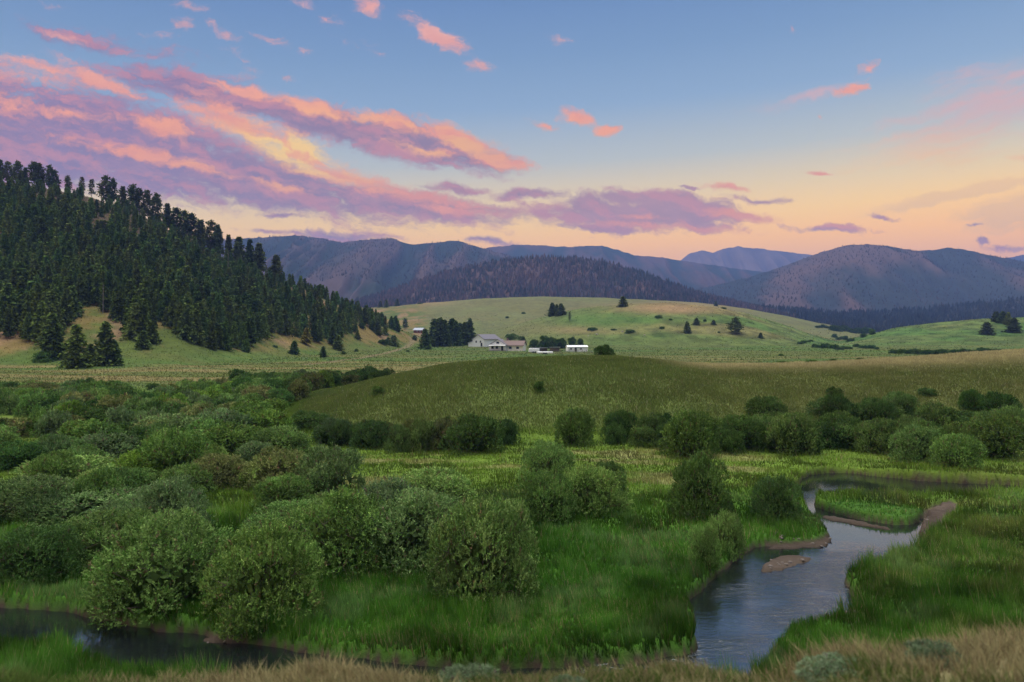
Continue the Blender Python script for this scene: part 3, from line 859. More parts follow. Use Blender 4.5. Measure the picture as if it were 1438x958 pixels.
def shrub(x, y, rx, h, tint, label, lod, group=None, name='willow_shrub', cat='shrub', sink=.12, seed=None, parts=True, zoff=0.0):
    rr = random.Random(seed if seed is not None else int(x * 977 + y * 131))
    z = min(g1z(x, y), g1z(x, y - rx * .5)) - sink + zoff
    p = rr.choice({0: WHI, 1: WMID, 2: WLO}[lod])
    t = TINTS[tint]; j = rr.uniform(.85, 1.15)
    if y > 56 and (x / y * F + CX) > 400: j *= .70                # willows at the knoll foot and beyond tinted darker
    colr = (t[0] * j * rr.uniform(.94, 1.06), t[1] * j, t[2] * j * rr.uniform(.9, 1.1), 1)
    sc = (rx * rr.uniform(.94, 1.06), rx * rr.uniform(.85, 1.0), h)
    if parts:
        o = new_obj(name, None, None, label, cat, group)
        o.location = (x, y, z); o.rotation_euler = (0, 0, rr.uniform(0, 6.28))
        f = new_obj('foliage', p[0], o); f.color = colr; f.scale = sc
        s = new_obj('stems', p[1], o); s.scale = sc
    else:
        o = new_obj(name, p[0], None, label, cat, group); o.color = colr
        o.location = (x, y, z); o.rotation_euler = (0, 0, rr.uniform(0, 6.28)); o.scale = sc
    return o

def shrub_px(px, base, w, top, tint, label, lod=0, group=None, **k):
    """shrub standing where its foot is seen, as wide and as tall as it is seen"""
    h_ = hit(px, base)
    x, y, z = h_
    rx = w / 2 / F * y
    yc = y + rx * .75
    rx = w / 2 / F * yc * 1.02
    hh = (H - (top - HZ) / F * yc) - g1z(px and (px - CX) / F * yc, yc)
    return shrub((px - CX) / F * yc, yc, rx, max(hh, .4) + .12, tint, label, lod, group, **k)

NEAR = [
 # column, foot row, width, top row, tint, detail, label
 (236, 884, 205, 736, 'green', 0, 'large round willow with its foot in the creek, left of its twin'),
 (372, 886, 182, 744, 'green', 0, 'large round willow on the creek bank with tall grass at its right foot'),
 (676, 856, 154, 706, 'soft', 0, 'big round olive-green willow standing out before the long willow bank'),
 (590, 806, 170, 690, 'grey', 0, 'broad grey-green willow pressed behind the big round olive one'),
 (480, 812, 190, 694, 'green', 0, 'wide willow bridging the creekside pair and the grey-green one'),
 (545, 770, 140, 678, 'grey', 0, 'grey-topped willow crown rising at the back of the long willow bank'),
 (412, 770, 150, 705, 'green', 0, 'middle-sized willow directly behind the creekside pair'),
 (768, 740, 94, 664, 'green', 0, 'front left willow of the clump of three on the open meadow'),
 (832, 726, 104, 656, 'soft', 0, 'front right willow of the clump of three on the open meadow'),
 (770, 682, 94, 622, 'green', 0, 'back willow of the clump of three on the open meadow'),
 (855, 700, 56, 650, 'dark', 0, 'small dark willow tucked behind the right side of the meadow clump'),
 (984, 732, 94, 643, 'dark', 0, 'tall lone dark willow on the meadow left of the creek bend'),
 (1093, 736, 78, 668, 'dark', 0, 'rounded dark willow on the bank above the creek bend'),
 (1020, 782, 54, 722, 'soft', 0, 'small pale willow bush between the tall lone willow and the water'),
 (990, 800, 46, 742, 'soft', 0, 'smallest pale willow sprout at the creek edge below the tall lone willow'),
 (608, 712, 122, 662, 'soft', 1, 'low pale willow mound behind the long willow bank'),
 (400, 722, 92, 668, 'green', 1, 'upright small willow beside the hidden patch of bright grass'),
 (462, 706, 110, 628, 'grey', 1, 'tall olive willow at the right end of the clump beside the open meadow'),
 (395, 694, 110, 630, 'rusty', 1, 'dark reddish-brown willow in the middle of the clump beside the open meadow'),
 (305, 690, 86, 640, 'rusty', 1, 'dull brownish willow at the left end of the clump beside the open meadow'),
 (245, 682, 104, 606, 'green', 1, 'tall dark-hearted willow standing above its neighbours'),
 (192, 682, 80, 634, 'yellow', 1, 'bright yellow-green willow bush among grey ones'),
 (95, 690, 170, 644, 'pale', 1, 'long pale silvery willow mound'),
 (20, 664, 90, 622, 'deep', 1, 'deep green willow below the pale patch of bare meadow'),
 (235, 758, 110, 676, 'grey', 0, 'grey-green willow sloping down to the gap of bright grass'),
 (130, 742, 170, 688, 'grey', 0, 'broad grey willow behind the front left thicket'),
 (40, 740, 150, 672, 'grey', 0, 'dusty grey willow filling the back of the front left thicket'),
 (150, 806, 170, 724, 'green', 0, 'front left thicket willow hanging over the strip of grass'),
 (45, 828, 120, 742, 'dark', 0, 'dark willow cut off by the left border, above the creek'),
 (240, 790, 110, 722, 'soft', 0, 'yellowish willow between the front left thicket and the creekside pair'),
 (330, 640, 110, 596, 'green', 1, 'leafy green willow where the knoll meets the thicket'),
 (395, 640, 90, 600, 'soft', 1, 'pale leafy willow at the very tip of the knoll'),
 (240, 628, 100, 584, 'grey', 1, 'reddish grey willow in the middle of the left thicket'),
 (145, 652, 100, 610, 'grey', 1, 'silver willow right of the bare patch of meadow'),
 (80, 652, 90, 612, 'soft', 1, 'soft green willow just below the bare patch of meadow'),
 # foot of the knoll
 (432, 606, 60, 576, 'green', 1, 'first willow on the left tip of the knoll, partly up its slope'),
 (470, 626, 64, 588, 'grey', 1, 'grey willow beginning the row along the knoll foot'),
 (520, 632, 64, 592, 'dark', 1, 'dark willow near the left end of the knoll-foot row'),
 (560, 636, 40, 598, 'soft', 1, 'narrow pale sapling in the knoll-foot row'),
 (592, 636, 44, 590, 'pale', 1, 'light-leaved upright sapling in the knoll-foot row'),
 (622, 634, 56, 590, 'rusty', 1, 'dark brownish willow left of the biggest bush of the knoll-foot row'),
 (668, 640, 92, 582, 'green', 1, 'biggest round willow of the row along the knoll foot'),
 (712, 626, 36, 590, 'dark', 1, 'slim dark willow closing the knoll-foot row at the open meadow'),
 (806, 628, 62, 576, 'green', 1, 'isolated round willow in the gap of the knoll-foot row'),
 (872, 622, 54, 578, 'dark', 1, 'dark willow right of the isolated round one at the knoll foot'),
 (918, 626, 54, 582, 'green', 1, 'medium willow tucked left of the pointed large one at the knoll foot'),
 (968, 646, 94, 580, 'green', 1, 'large pointed willow standing forward of the knoll foot'),
 (1040, 630, 74, 584, 'green', 1, 'willow in the long hedge right behind the large pointed one'),
 (1108, 640, 84, 584, 'soft', 1, 'wide rounded willow bulging from the long hedge'),
 (1178, 632, 80, 584, 'dark', 1, 'dark willow in the long hedge above the creek loop'),
 (1235, 640, 70, 590, 'green', 1, 'willow in the long hedge right of the dark one above the creek loop'),
 (1290, 652, 70, 600, 'soft', 1, 'low light willow spilling forward from the right hedge'),
 (1345, 660, 70, 612, 'green', 1, 'low willow at the meadow edge beneath the right hedge'),
 (1402, 648, 96, 584, 'green', 1, 'big willow at the right border of the view'),
 (1340, 606, 90, 570, 'dark', 1, 'dark spreading willow high in the right hedge'),
 (1402, 590, 52, 548, 'deep', 1, 'deep green bush on the knoll slope at the right border'),
 (1365, 580, 36, 546, 'deep', 1, 'small deep green bush on the knoll slope, left of the one at the border'),
 (1170, 594, 66, 556, 'dark', 1, 'bush climbing up the knoll slope above the long hedge'),
 (1172, 566, 26, 543, 'dark', 2, 'small bush highest on the knoll slope above the long hedge'),
 (1302, 558, 26, 544, 'dark', 2, 'small scrubby bush alone on the right knoll slope'),
 (757, 552, 18, 535, 'deep', 2, 'single tiny bush in the middle of the knoll face'),
 (530, 556, 20, 542, 'green', 2, 'small bush on the left shoulder of the knoll'),
]
for (px, b, w, t, tint, lod, lab) in NEAR:
    shrub_px(px, b, w, t, tint, lab, lod, sink=.12)

# second-line willows filling the long hedge and the thicket: nothing tells them apart
def fill(n, region, sizes, label, group, tints, lod, mind, seed, avoid=None, tries=6000, parts=True, name='willow_shrub', cat='shrub'):
    rr = random.Random(seed); pts = []
    for _ in range(tries):
        if len(pts) >= n: break
        px = rr.uniform(region[0], region[1]); Y = rr.uniform(region[2], region[3])
        x = (px - CX) / F * Y
        if avoid and avoid(px, x, Y): continue
        if any((x - a) ** 2 + (Y - b) ** 2 < (mind * rr.uniform(.75, 1.1)) ** 2 for a, b in pts): continue
        pts.append((x, Y))
        r_ = rr.uniform(*sizes[0]); h_ = rr.uniform(*sizes[1])
        shrub(x, Y, r_, h_, rr.choice(tints), label, lod, group, seed=rr.randint(0, 10 ** 9), parts=parts, name=name, cat=cat)
    return pts
def zk_at(px, Y): return float(rise(np.array([px * 1.0]), np.array([Y * 1.0]), KN, 68.5, 60., 0., 'dome')[0])
def av_left(px, x, Y):
    if Y < 90 and 375 < px < 520: return True
    if zk_at(px, Y) > .7 and Y < 125: return True
    if ((px) / 75) ** 2 + ((Y - 80) / 8) ** 2 < 1: return True        # bare patch
    if Y > 112 + 8 * math.sin(px / 60) + (20 if px > 250 else 0) : return True
    if Y < 62 + 6 * math.sin(px / 45): return True
    return False
fill(150, (-40, 500, 60, 136), ((1.5, 2.5), (1.7, 2.9)), 'willow in the dense grey-green thicket filling the flats left of the knoll', 'willows of the left thicket', ['green', 'grey', 'dark', 'deep', 'soft', 'rusty', 'green', 'yellow'], 2, 3.0, 3, av_left)
def av_back(px, x, Y): return zk_at(px, Y) > .1 and Y < 112
fill(30, (330, 545, 118, 150), ((1.4, 2.4), (1.6, 2.8)), 'dark willow of the thicket strip running behind the left tip of the knoll', 'willows behind the knoll tip', ['dark', 'deep', 'green'], 2, 3.2, 4, av_back)
fill(34, (1010, 1500, 60, 74), ((1.3, 2.3), (1.7, 2.8)), 'willow in the solid hedge under the right half of the knoll', 'willows of the right hedge', ['green', 'dark', 'green', 'soft'], 1, 2.4, 5)
fill(10, (455, 720, 64, 69), ((1.0, 1.5), (1.6, 2.4)), 'back-line willow half hidden in the row along the knoll foot', 'back-line willows at the knoll foot', ['dark', 'deep', 'rusty'], 1, 1.6, 6)
fill(7, (860, 1000, 64, 70), ((1.0, 1.5), (1.6, 2.3)), 'back-line willow half hidden behind the large pointed willow', 'back-line willows behind the pointed one', ['dark', 'deep', 'green'], 1, 1.8, 7)
def av_nl(px, x, Y): return 38 < Y < 50 and 270 < px < 400
fill(15, (-40, 470, 36, 58), ((1.2, 1.9), (1.5, 2.3)), 'grey-green willow packed between the larger bushes of the front left thicket', 'willows of the front left thicket', ['grey', 'green', 'soft', 'pale'], 1, 2.6, 8, av_nl)

# ------------------------------------------------------------------ conifers
def conifer_proto(seed, rmax, kind, dens=1.0):
    rg = np.random.default_rng(seed)
    P = []; D = []; L = []; T = []
    b = MB(); b.tube((0, 0, -.03), (0, 0, .97), .016 if kind != 'pine' else .017, .003, 6)
    h0 = {'spruce': .03, 'fir': .10, 'pine': .14, 'sparse': .22}[kind]
    nw = int({'spruce': 30, 'fir': 27, 'pine': 22, 'sparse': 14}[kind])
    clump = rg.random(8)
    for i in range(nw):
        f = (i + rg.random() * .7) / nw
        h = h0 + (1 - h0) * f
        if kind in ('spruce', 'fir'):
            r = rmax * (1 - f) ** (.82 if kind == 'spruce' else .7) * (.75 + .5 * rg.random()) + .012
        else:
            r = rmax * (math.sin(math.pi * (0.15 + .85 * f) ** .8) ** .8) * (.5 + .8 * rg.random()) + .015
        nb = rg.integers(5, 9) if kind in ('spruce', 'fir') else rg.integers(3, 6)
        a0 = rg.random() * 6.28
        for k in range(nb):
            if rg.random() < (.12 if kind in ('spruce', 'fir') else .2): continue
            a = a0 + 6.28 * k / nb + rg.normal() * .25
            rr_ = r * (.65 + .55 * rg.random())
            dv = np.array([math.cos(a), math.sin(a), (-.28 if kind == 'spruce' else .05) + .1 * rg.normal()])
            m = max(4, int((6 + 70 * rr_) * dens))
            sh = .6 + .8 * rg.random()
            if kind in ('pine', 'sparse'):
                b.tube((0, 0, h), tuple(dv * rr_ * .8 + arr(0, 0, h)), .005, .002, 3)
            for q in range(m):
                u = (q + rg.random()) / m
                if kind in ('pine', 'sparse'): u = .45 + .55 * u
                p = dv * rr_ * u + arr(0, 0, h) + rg.normal(size=3) * (.012 if kind in ('spruce', 'fir') else .022)
                P.append(p)
                if kind in ('spruce', 'fir'):
                    D.append(dv * .8 + rg.normal(size=3) * .45 + arr(0, 0, -.25)); L.append(.045 + .035 * rg.random())
                else:
                    D.append(dv * .4 + rg.normal(size=3) * .7 + arr(0, 0, .35)); L.append(.04 + .03 * rg.random())
                T.append(sh * (.75 + .5 * rg.random()))
    # leader
    for q in range(8):
        P.append(np.array([0, 0, .95 + .005 * q])); D.append(np.array([0, 0, 1.]) + rg.normal(size=3) * .3); L.append(.03); T.append(1)
    P = np.array(P); D = np.array(D); L = np.array(L); T = np.array(T)
    V = leaf_quads(P, D, L, L * (.34 if kind in ('spruce', 'fir') else .36), rg, .5)
    tint = arr(.098, .138, .038)[None] * T[:, None]
    return quads_mesh('crown', V, M_NEEDLE, tint), b.mesh('trunk', M_BARK)

CON = {'spruce': [conifer_proto(400 + i, .19 + .02 * i, 'spruce') for i in range(4)],
       'fir': [conifer_proto(420 + i, .155 + .02 * i, 'fir') for i in range(4)],
       'pine': [conifer_proto(440 + i, .135 + .015 * i, 'pine', 1.5) for i in range(4)],
       'sparse': [conifer_proto(460 + i, .12 + .02 * i, 'sparse') for i in range(2)]}

def conifer(x, y, h, kind, label, group=None, seed=0, wide=1.0, col=None, name='conifer_tree'):
    rr = random.Random(seed)
    p = rr.choice(CON[kind])
    o = new_obj(name, None, None, label, 'tree', group)
    o.location = (x, y, g1z(x, y) - .15); o.rotation_euler = (rr.uniform(-.02, .02), rr.uniform(-.03, .03), rr.uniform(0, 6.28))
    j = rr.uniform(.7, 1.45); w = h * rr.uniform(.85, 1.25) * wide
    c = new_obj('crown', p[0], o); c.scale = (w, w, h)
    k = col or (1.0, 1.0, 1.0)
    c.color = (k[0] * j * rr.uniform(.85, 1.2), k[1] * j, k[2] * j * rr.uniform(.8, 1.1), 1)
    t = new_obj('trunk', p[1], o); t.scale = (h, h, h)
    return o

def conifer_px(px, base, top, kind, label, group=None, wide=1.0, ymin=130, **k):
    h_ = hit(px, base, ymin)
    x, y, z = h_
    return conifer(x, y, (base - top) / F * y, kind, label, group, seed=int(px * 13 + base), wide=wide, **k)

# skyline pines, one by one
ORD = ['first', 'second', 'third', 'fourth', 'fifth', 'sixth', 'seventh', 'eighth', 'ninth', 'tenth', 'eleventh', 'twelfth', 'thirteenth', 'fourteenth', 'fifteenth', 'sixteenth', 'seventeenth', 'eighteenth', 'nineteenth', 'twentieth',
       'twenty-first', 'twenty-second', 'twenty-third', 'twenty-fourth', 'twenty-fifth', 'twenty-sixth', 'twenty-seventh', 'twenty-eighth', 'twenty-ninth', 'thirtieth']
SKY = [(3, 265, 225, 'pine'), (13, 268, 228, 'pine'), (27, 268, 227, 'pine'), (37, 268, 236, 'fir'), (50, 270, 228, 'pine'), (58, 271, 230, 'pine'), (72, 272, 232, 'pine'), (79, 276, 240, 'pine'), (97, 278, 247, 'pine'), (116, 276, 249, 'sparse'),
       (130, 288, 252, 'sparse'), (150, 290, 248, 'pine'), (160, 292, 251, 'pine'), (173, 300, 262, 'fir'), (187, 300, 259, 'pine'), (197, 302, 265, 'pine'), (209, 310, 268, 'pine'), (220, 315, 272, 'pine'), (236, 320, 286, 'fir'), (248, 325, 292, 'pine'),
       (260, 330, 296, 'pine'), (270, 338, 300, 'pine'), (282, 342, 309, 'fir'), (297, 348, 311, 'pine'), (307, 352, 316, 'fir'), (322, 360, 330, 'fir'), (336, 368, 333, 'fir'), (352, 378, 336, 'fir'), (365, 384, 342, 'fir'), (388, 398, 358, 'fir')]
for i, (px, b, t, k) in enumerate(SKY):
    x = (px - CX) / F; c = np.array(LH, float)
    d = float(np.interp(px, c[:, 0], c[:, 2])) - 4
    lab = {'pine': 'tall ragged dark pine', 'sparse': 'thin half-bare pine', 'fir': 'narrow pointed conifer'}[k] + ', %s from left along the wooded hill skyline' % ORD[i]
    z0 = g1z(x * d, d)
    ht = H + (HZ - t) / F * d - z0
    conifer(x * d, d, max(ht, 7), k, lab, 'skyline conifers of the wooded hill', seed=900 + i, wide=1.15, col=(.75, .7, .75))

# the wooded hill's stand
FB = [(-60, 478), (0, 474), (40, 480), (70, 487), (95, 455), (120, 428), (150, 440), (175, 462), (200, 478), (225, 452), (260, 478), (300, 492), (350, 488), (380, 470), (410, 470), (440, 482), (470, 486), (495, 462), (520, 452), (545, 462), (570, 470)]
BARE = [(150, 318, 30, 12), (186, 334, 20, 9), (292, 360, 12, 7), (128, 290, 26, 10), (72, 283, 22, 7)]
def stand():
    rr = random.Random(12); pts = []
    xs = []
    for _ in range(60000):
        Y = rr.uniform(205, 520); px = rr.uniform(-70, 560)
        x = (px - CX) / F * Y
        xs.append((x, Y, px))
    A = np.array(xs); Z = G(A[:, 0], A[:, 1])
    PY = HZ - (Z - H) / A[:, 1] * F
    c = np.array(LH, float); dcr = np.interp(A[:, 2], c[:, 0], c[:, 2])
    fb = ip(A[:, 2], FB)
    ok = (A[:, 1] < dcr + 2) & (PY < fb)
    for (bx, by, ba, bb) in BARE: ok &= ((A[:, 2] - bx) / ba) ** 2 + ((PY - by) / bb) ** 2 > 1
    grid = {}
    for i in np.nonzero(ok)[0]:
        x, Y, px = xs[i]
        m = 4.0 if Y < 330 else 4.3
        m *= rr.uniform(.75, 1.3)
        cl = ip(px, [(a, b) for a, b, _ in LH])
        if PY[i] < cl + 2 and px < 420: continue
        if PY[i] < cl + 45: m *= 1.12
        kx, ky = int(x // 8), int(Y // 8)
        if any((x - a) ** 2 + (Y - b) ** 2 < m * m for dx in (-1, 0, 1) for dy in (-1, 0, 1) for a, b in grid.get((kx + dx, ky + dy), [])): continue
        grid.setdefault((kx, ky), []).append((x, Y)); pts.append((x, Y, px, PY[i]))
    return pts
ST = stand()
ST.sort(key=lambda p: p[1])
rr = random.Random(77)
N_IND = 225
def stand_label(px, py, fb):
    if py > fb - 14: return ('dark conifer along the lower edge of the wooded hill, dry grass at its foot', 'conifers along the wooded hill lower edge')
    return ('dark conifer crowded inside the dense stand on the wooded hill', 'conifers in the dense hillside stand')
vis = [p for p in ST if -20 < p[2] < 1460]
ind = vis[:N_IND]; rest = vis[N_IND:]
for i, (x, Y, px, py) in enumerate(ind):
    lab, grp = stand_label(px, py, float(ip(px, FB)))
    conifer(x, Y, rr.uniform(6.5, 11.8) * (1.15 if Y < 260 else 1), rr.choice(['spruce', 'fir', 'fir', 'spruce', 'fir']), lab, grp, seed=2000 + i, col=(.95, 1.0, .9))
def merge_stand(pts):
    me_src = []
    for k in ('fir', 'spruce'):
        for m, _ in CON[k][:3]:
            n = len(m.vertices); v = np.empty(n * 3, np.float32); m.vertices.foreach_get('co', v)
            c = np.empty(n * 4, np.float32); m.attributes['tint'].data.foreach_get('color', c)
            v = v.reshape(-1, 4, 3); c = c.reshape(-1, 4, 4)[:, :, :3]
            me_src.append((v, c))
    VV = []; CC = []
    for (x, Y, px, py) in pts:
        v, c = rr.choice(me_src)
        s = np.random.default_rng(int(abs(x * 31 + Y))).permutation(len(v))[:int(len(v) * .62)]
        h = rr.uniform(6.5, 11.2) * (.72 if py < ip(px, [(a, b) for a, b, _ in LH]) + 24 else 1); w = h * rr.uniform(1.0, 1.4); a = rr.uniform(0, 6.28)
        q = v[s] * arr(w, w, h)
        q = np.stack([q[..., 0] * math.cos(a) - q[..., 1] * math.sin(a), q[..., 0] * math.sin(a) + q[..., 1] * math.cos(a), q[..., 2]], -1)
        VV.append((q + arr(x, Y, g1z(x, Y) - .2)).reshape(-1, 3)); CC.append((c[s] * rr.uniform(.65, 1.45) * arr(.95 * rr.uniform(.8, 1.25), 1, .9)).reshape(-1, 3))
    V = np.concatenate(VV); C = np.concatenate(CC); n = len(V) // 4
    m = mat_leaf('stand_needles', .12, False)
    me = mesh_np('conifer_forest', V, np.arange(4 * n), np.full(n, 4), m, C)
    new_obj('conifer_forest', me, kind='stuff', label='upper rows of dark timber on the wooded hill')
if rest: merge_stand(rest)
print('stand', len(ind), len(rest))

# dead grey snags
for (px, b, t) in [(104, 432, 393), (148, 440, 400), (250, 462, 446), (376, 400, 365), (322, 392, 352)]:
    h_ = hit(px, b, 150)
    x, y, z = h_; hh = (b - t) / F * y
    mb = MB(); mb.tube((0, 0, -.2), (.1, 0, hh * .6), .17, .12, 6).tube((.1, 0, hh * .6), (.2, .1, hh), .12, .04, 6)
    for k in range(5): mb.tube((.1, 0, hh * (.45 + .1 * k)), (.1 + .8 * math.cos(k * 2.1), .8 * math.sin(k * 2.1), hh * (.5 + .1 * k)), .05, .02, 4)
    o = new_obj('dead_snag', mb.mesh('dead_snag', mat_plain('grey_deadwood', (.22, .19, .165), .9)), None, {104: 'short pale dead trunk above the two lone spruces', 148: 'tallest pale dead trunk amid the conifers of the wooded hill', 250: 'pale stump-like dead trunk at the lower edge of the stand', 376: 'pale leaning dead trunk near the right end of the stand', 322: 'pale dead trunk in the upper right stand'}[px], 'dead tree')
    o.location = (x, y - 1.5, z)

# trees one can pick out at the foot and tail of the wooded hill
PICK = [(107, 517, 455, 'spruce', 'pointed dark spruce standing alone at the hill foot, left of a twin', 1.5), (147, 514, 451, 'spruce', 'dark spruce at the hill foot, right of its lone twin', 1.3), (160, 514, 478, 'fir', 'small grey spruce leaning on the right side of the lone pair', 1.3), (128, 513, 482, 'spruce', 'small spruce between the lone pair at the hill foot', 1.6),
        (76, 503, 440, 'spruce', 'tall spruce stepping out of the stand above the lone pair', 1.2), (201, 490, 464, 'spruce', 'short round spruce on the dry slope right of the lone pair', 1.6), (212, 482, 450, 'spruce', 'bluish spruce just above the short round one', 1.3), (190, 476, 425, 'spruce', 'broad spruce at the front edge of the stand above the short round one', 1.2),
        (345, 494, 476, 'spruce', 'small round conifer on the dry slope beneath the tallest front row', 1.8), (413, 498, 478, 'spruce', 'small conifer on the bare slope left of two tiny ones', 1.8), (454, 502, 486, 'spruce', 'tiny round conifer lowest on the bare slope', 2.2), (430, 484, 460, 'fir', 'rusty half-dead conifer on the bare slope', 1.6),
        (475, 492, 470, 'spruce', 'bushy conifer at the right edge of the stand by the bare slope', 1.6), (502, 476, 466, 'spruce', 'round dark conifer alone on the grassy tail of the wooded hill', 2.4), (521, 458, 437, 'fir', 'conifer at the top of the grassy tail, left of a shorter one', 1.5), (512, 456, 432, 'fir', 'tall dark conifer where the stand ends on the grassy tail', 1.3),
        (530, 470, 446, 'spruce', 'tall bushy conifer midway down the grassy tail', 1.5), (523, 464, 448, 'spruce', 'rounded conifer beside the bushy one on the grassy tail', 1.8), (541, 470, 456, 'spruce', 'small conifer right of the tall bushy one on the grassy tail', 1.8), (550, 462, 446, 'fir', 'slim conifer near the red-walled cabin', 1.6), (556, 464, 443, 'spruce', 'dark conifer left of the red-walled cabin', 1.6), (569, 462, 447, 'pine', 'round-topped conifer nearest the red-walled cabin', 1.8),
        (553, 486, 470, 'spruce', 'bush-like conifer above the dirt track', 2.2), (545, 484, 473, 'spruce', 'low spreading conifer left of the one above the dirt track', 2.6), (490, 458, 430, 'fir', 'narrow conifer closing the upper end of the stand above the grassy tail', 1.4), (536, 452, 443, 'spruce', 'small conifer on the crest of the grassy tail', 1.8)]
for (px, b, t, k, lab, wd) in PICK:
    conifer_px(px, b, t, k, lab, None, wd, col=(1.0, 1.05, .9) if 'rusty' not in lab else (2.2, 1.4, 1.0))

# shelterbelt beside the ranch
for (px, b, t, lab, wd) in [(597, 491, 462, 'short dark spruce standing in front of the shelterbelt, left end', 1.5), (610, 486, 447, 'first tall spruce of the shelterbelt, behind the short one', 1.5), (618, 487, 446, 'thickest tall spruce of the shelterbelt', 1.6), (626, 487, 449, 'third tall spruce of the shelterbelt', 1.2), (634, 486, 447, 'spruce right of the light gap in the shelterbelt', 1.3), (640, 486, 450, 'spruce in the middle right of the shelterbelt', 1.2), (646, 485, 453, 'narrow spruce of the shelterbelt, third from the white barn', 1.1), (652, 485, 452, 'narrow spruce of the shelterbelt, second from the white barn', 1.1), (659, 485, 447, 'tall narrow spruce ending the shelterbelt beside the white barn', 1.2)]:
    conifer_px(px, b, t, 'spruce', lab, 'shelterbelt spruces by the ranch', wd, 300, col=(.7, .8, .75))
for (px, b, t, k, lab, wd) in [(776, 444, 425, 'spruce', 'left spruce of the trio on the green knob', 1.7), (782, 443, 427, 'spruce', 'middle spruce of the trio on the green knob', 1.5), (788, 443, 426, 'spruce', 'right spruce of the trio on the green knob', 1.6), (875, 431, 416, 'spruce', 'single stout conifer on the brow of the green knob', 2.2), (800, 452, 438, 'sparse', 'thin sparse dark tree below the spruce trio', 1.0),
        (965, 468, 451, 'spruce', 'pointed conifer low on the right flank of the green knob', 1.7), (978, 456, 446, 'spruce', 'round little conifer above the pointed one on the green knob', 2.6), (1002, 456, 449, 'spruce', 'tiny conifer on the right flank of the green knob', 2.4), (1033, 469, 446, 'pine', 'grey bushy pine on the far right flank of the green knob', 2.0), (1068, 475, 467, 'spruce', 'tiny conifer on the pasture right of the grey bushy pine', 2.0), (1005, 430, 423, 'spruce', 'tiny dark conifer on the back hill skyline', 1.8),
        (1386, 470, 452, 'spruce', 'round conifer left of the clump on the right mound', 2.2), (1399, 452, 437, 'spruce', 'left conifer of the clump on top of the right mound', 2.2), (1408, 454, 437, 'spruce', 'middle conifer of the clump on top of the right mound', 2.2), (1415, 456, 438, 'spruce', 'tall conifer of the clump on top of the right mound', 2.0), (1423, 467, 446, 'spruce', 'stout conifer below the clump on the right mound', 2.4),
        (543, 430, 419, 'spruce', 'left conifer of the two on the tan saddle', 1.6), (558, 428, 418, 'spruce', 'right conifer of the two on the tan saddle', 1.8), (534, 430, 420, 'spruce', 'small conifer at the timber edge on the tan saddle', 1.6)]:
    conifer_px(px, b, t, k, lab, None, wd, 300, col=(.8, .85, .8))

# ------------------------------------------------------------------ far bushes along the creek and on the pastures
def far_bush(px, py, w, hpx, label, group, tint='deep', name='distant_bush', zoff=0.0):
    h_ = hit(px, py, 200)
    if not h_: return
    x, y, z = h_
    shrub(x, y + 1, w / 2 / F * y, hpx / F * y, tint, label, 2, group, name=name, cat='bush', parts=False, sink=.3, seed=int(px * 7 + py))
rr = random.Random(5)
for (x0, x1, y0, y1, n, w, hh, lab, grp) in [
    (1122, 1142, 484, 478, 4, 9, 4, 'far bush in the short strip at the left end of the upper creek', 'bushes left end of the upper creek'),
    (1142, 1196, 489, 491, 9, 11, 6, 'far bush in the dark creek strip left of the gap before the mound', 'bushes of the dark middle creek strip'),
    (1145, 1168, 460, 462, 5, 9, 4, 'far bush in the narrow line high on the pale pasture slope', 'bushes high on the pale pasture'),
    (1168, 1228, 464, 470, 12, 13, 7, 'far bush in the dark patch where the creek leaves the forest', 'bushes where the creek leaves the forest'),
    (1170, 1200, 475, 480, 6, 9, 5, 'far bush on the slanting line between creek and pale pasture', 'bushes on the slanting line'),
    (1200, 1236, 488, 491, 5, 11, 5, 'far bush in the small strip left of the long hedge under the mound', 'bushes of the small strip under the mound'),
    (1252, 1336, 496, 498, 15, 12, 7, 'far bush in the long dark hedge under the right mound', 'bushes of the long hedge under the mound'),
    (1338, 1415, 498, 495, 12, 13, 7, 'far bush in the lighter hedge running on to the right border', 'bushes of the lighter hedge under the mound')]:
    for i in range(n):
        f = (i + .5) / n
        far_bush(x0 + (x1 - x0) * f, y0 + (y1 - y0) * f + rr.uniform(-1.2, 1.2), w * rr.uniform(.7, 1.3), hh * rr.uniform(.7, 1.25), lab, grp, rr.choice(['deep', 'dark', 'deep']))
for (px, py, w, hh, lab) in [(925, 447, 14, 5, 'low dark juniper patch near the brow of the knob'), (942, 450, 7, 3, 'small dark bush right of the low juniper patch'), (885, 468, 16, 6, 'dark bush among rocks on the face of the knob'), (930, 462, 9, 4, 'small bush right of the rocks on the knob face'), (832, 464, 16, 5, 'bush in the hollow above the white shed'), (862, 464, 10, 3, 'small bush between hollow and rocks on the knob'),
                         (712, 447, 7, 3, 'tiny bush on the ridge line climbing to the spruce trio'), (735, 441, 6, 3, 'tiny bush farther up the ridge line to the spruce trio'), (1016, 434, 10, 3, 'little dark bush on the shoulder of the back hill'), (990, 452, 6, 4, 'bush above the round little conifer on the right flank'), (1010, 468, 6, 3, 'bush below the tiny conifer on the right flank'), (1098, 500, 8, 4, 'small green bush on the pasture just behind the knoll crest'), (1213, 474, 10, 6, 'single bush at the left tip of the right mound'), (590, 425, 8, 2, 'low bush on the tan saddle')]:
    far_bush(px, py, w, hh, lab, None)
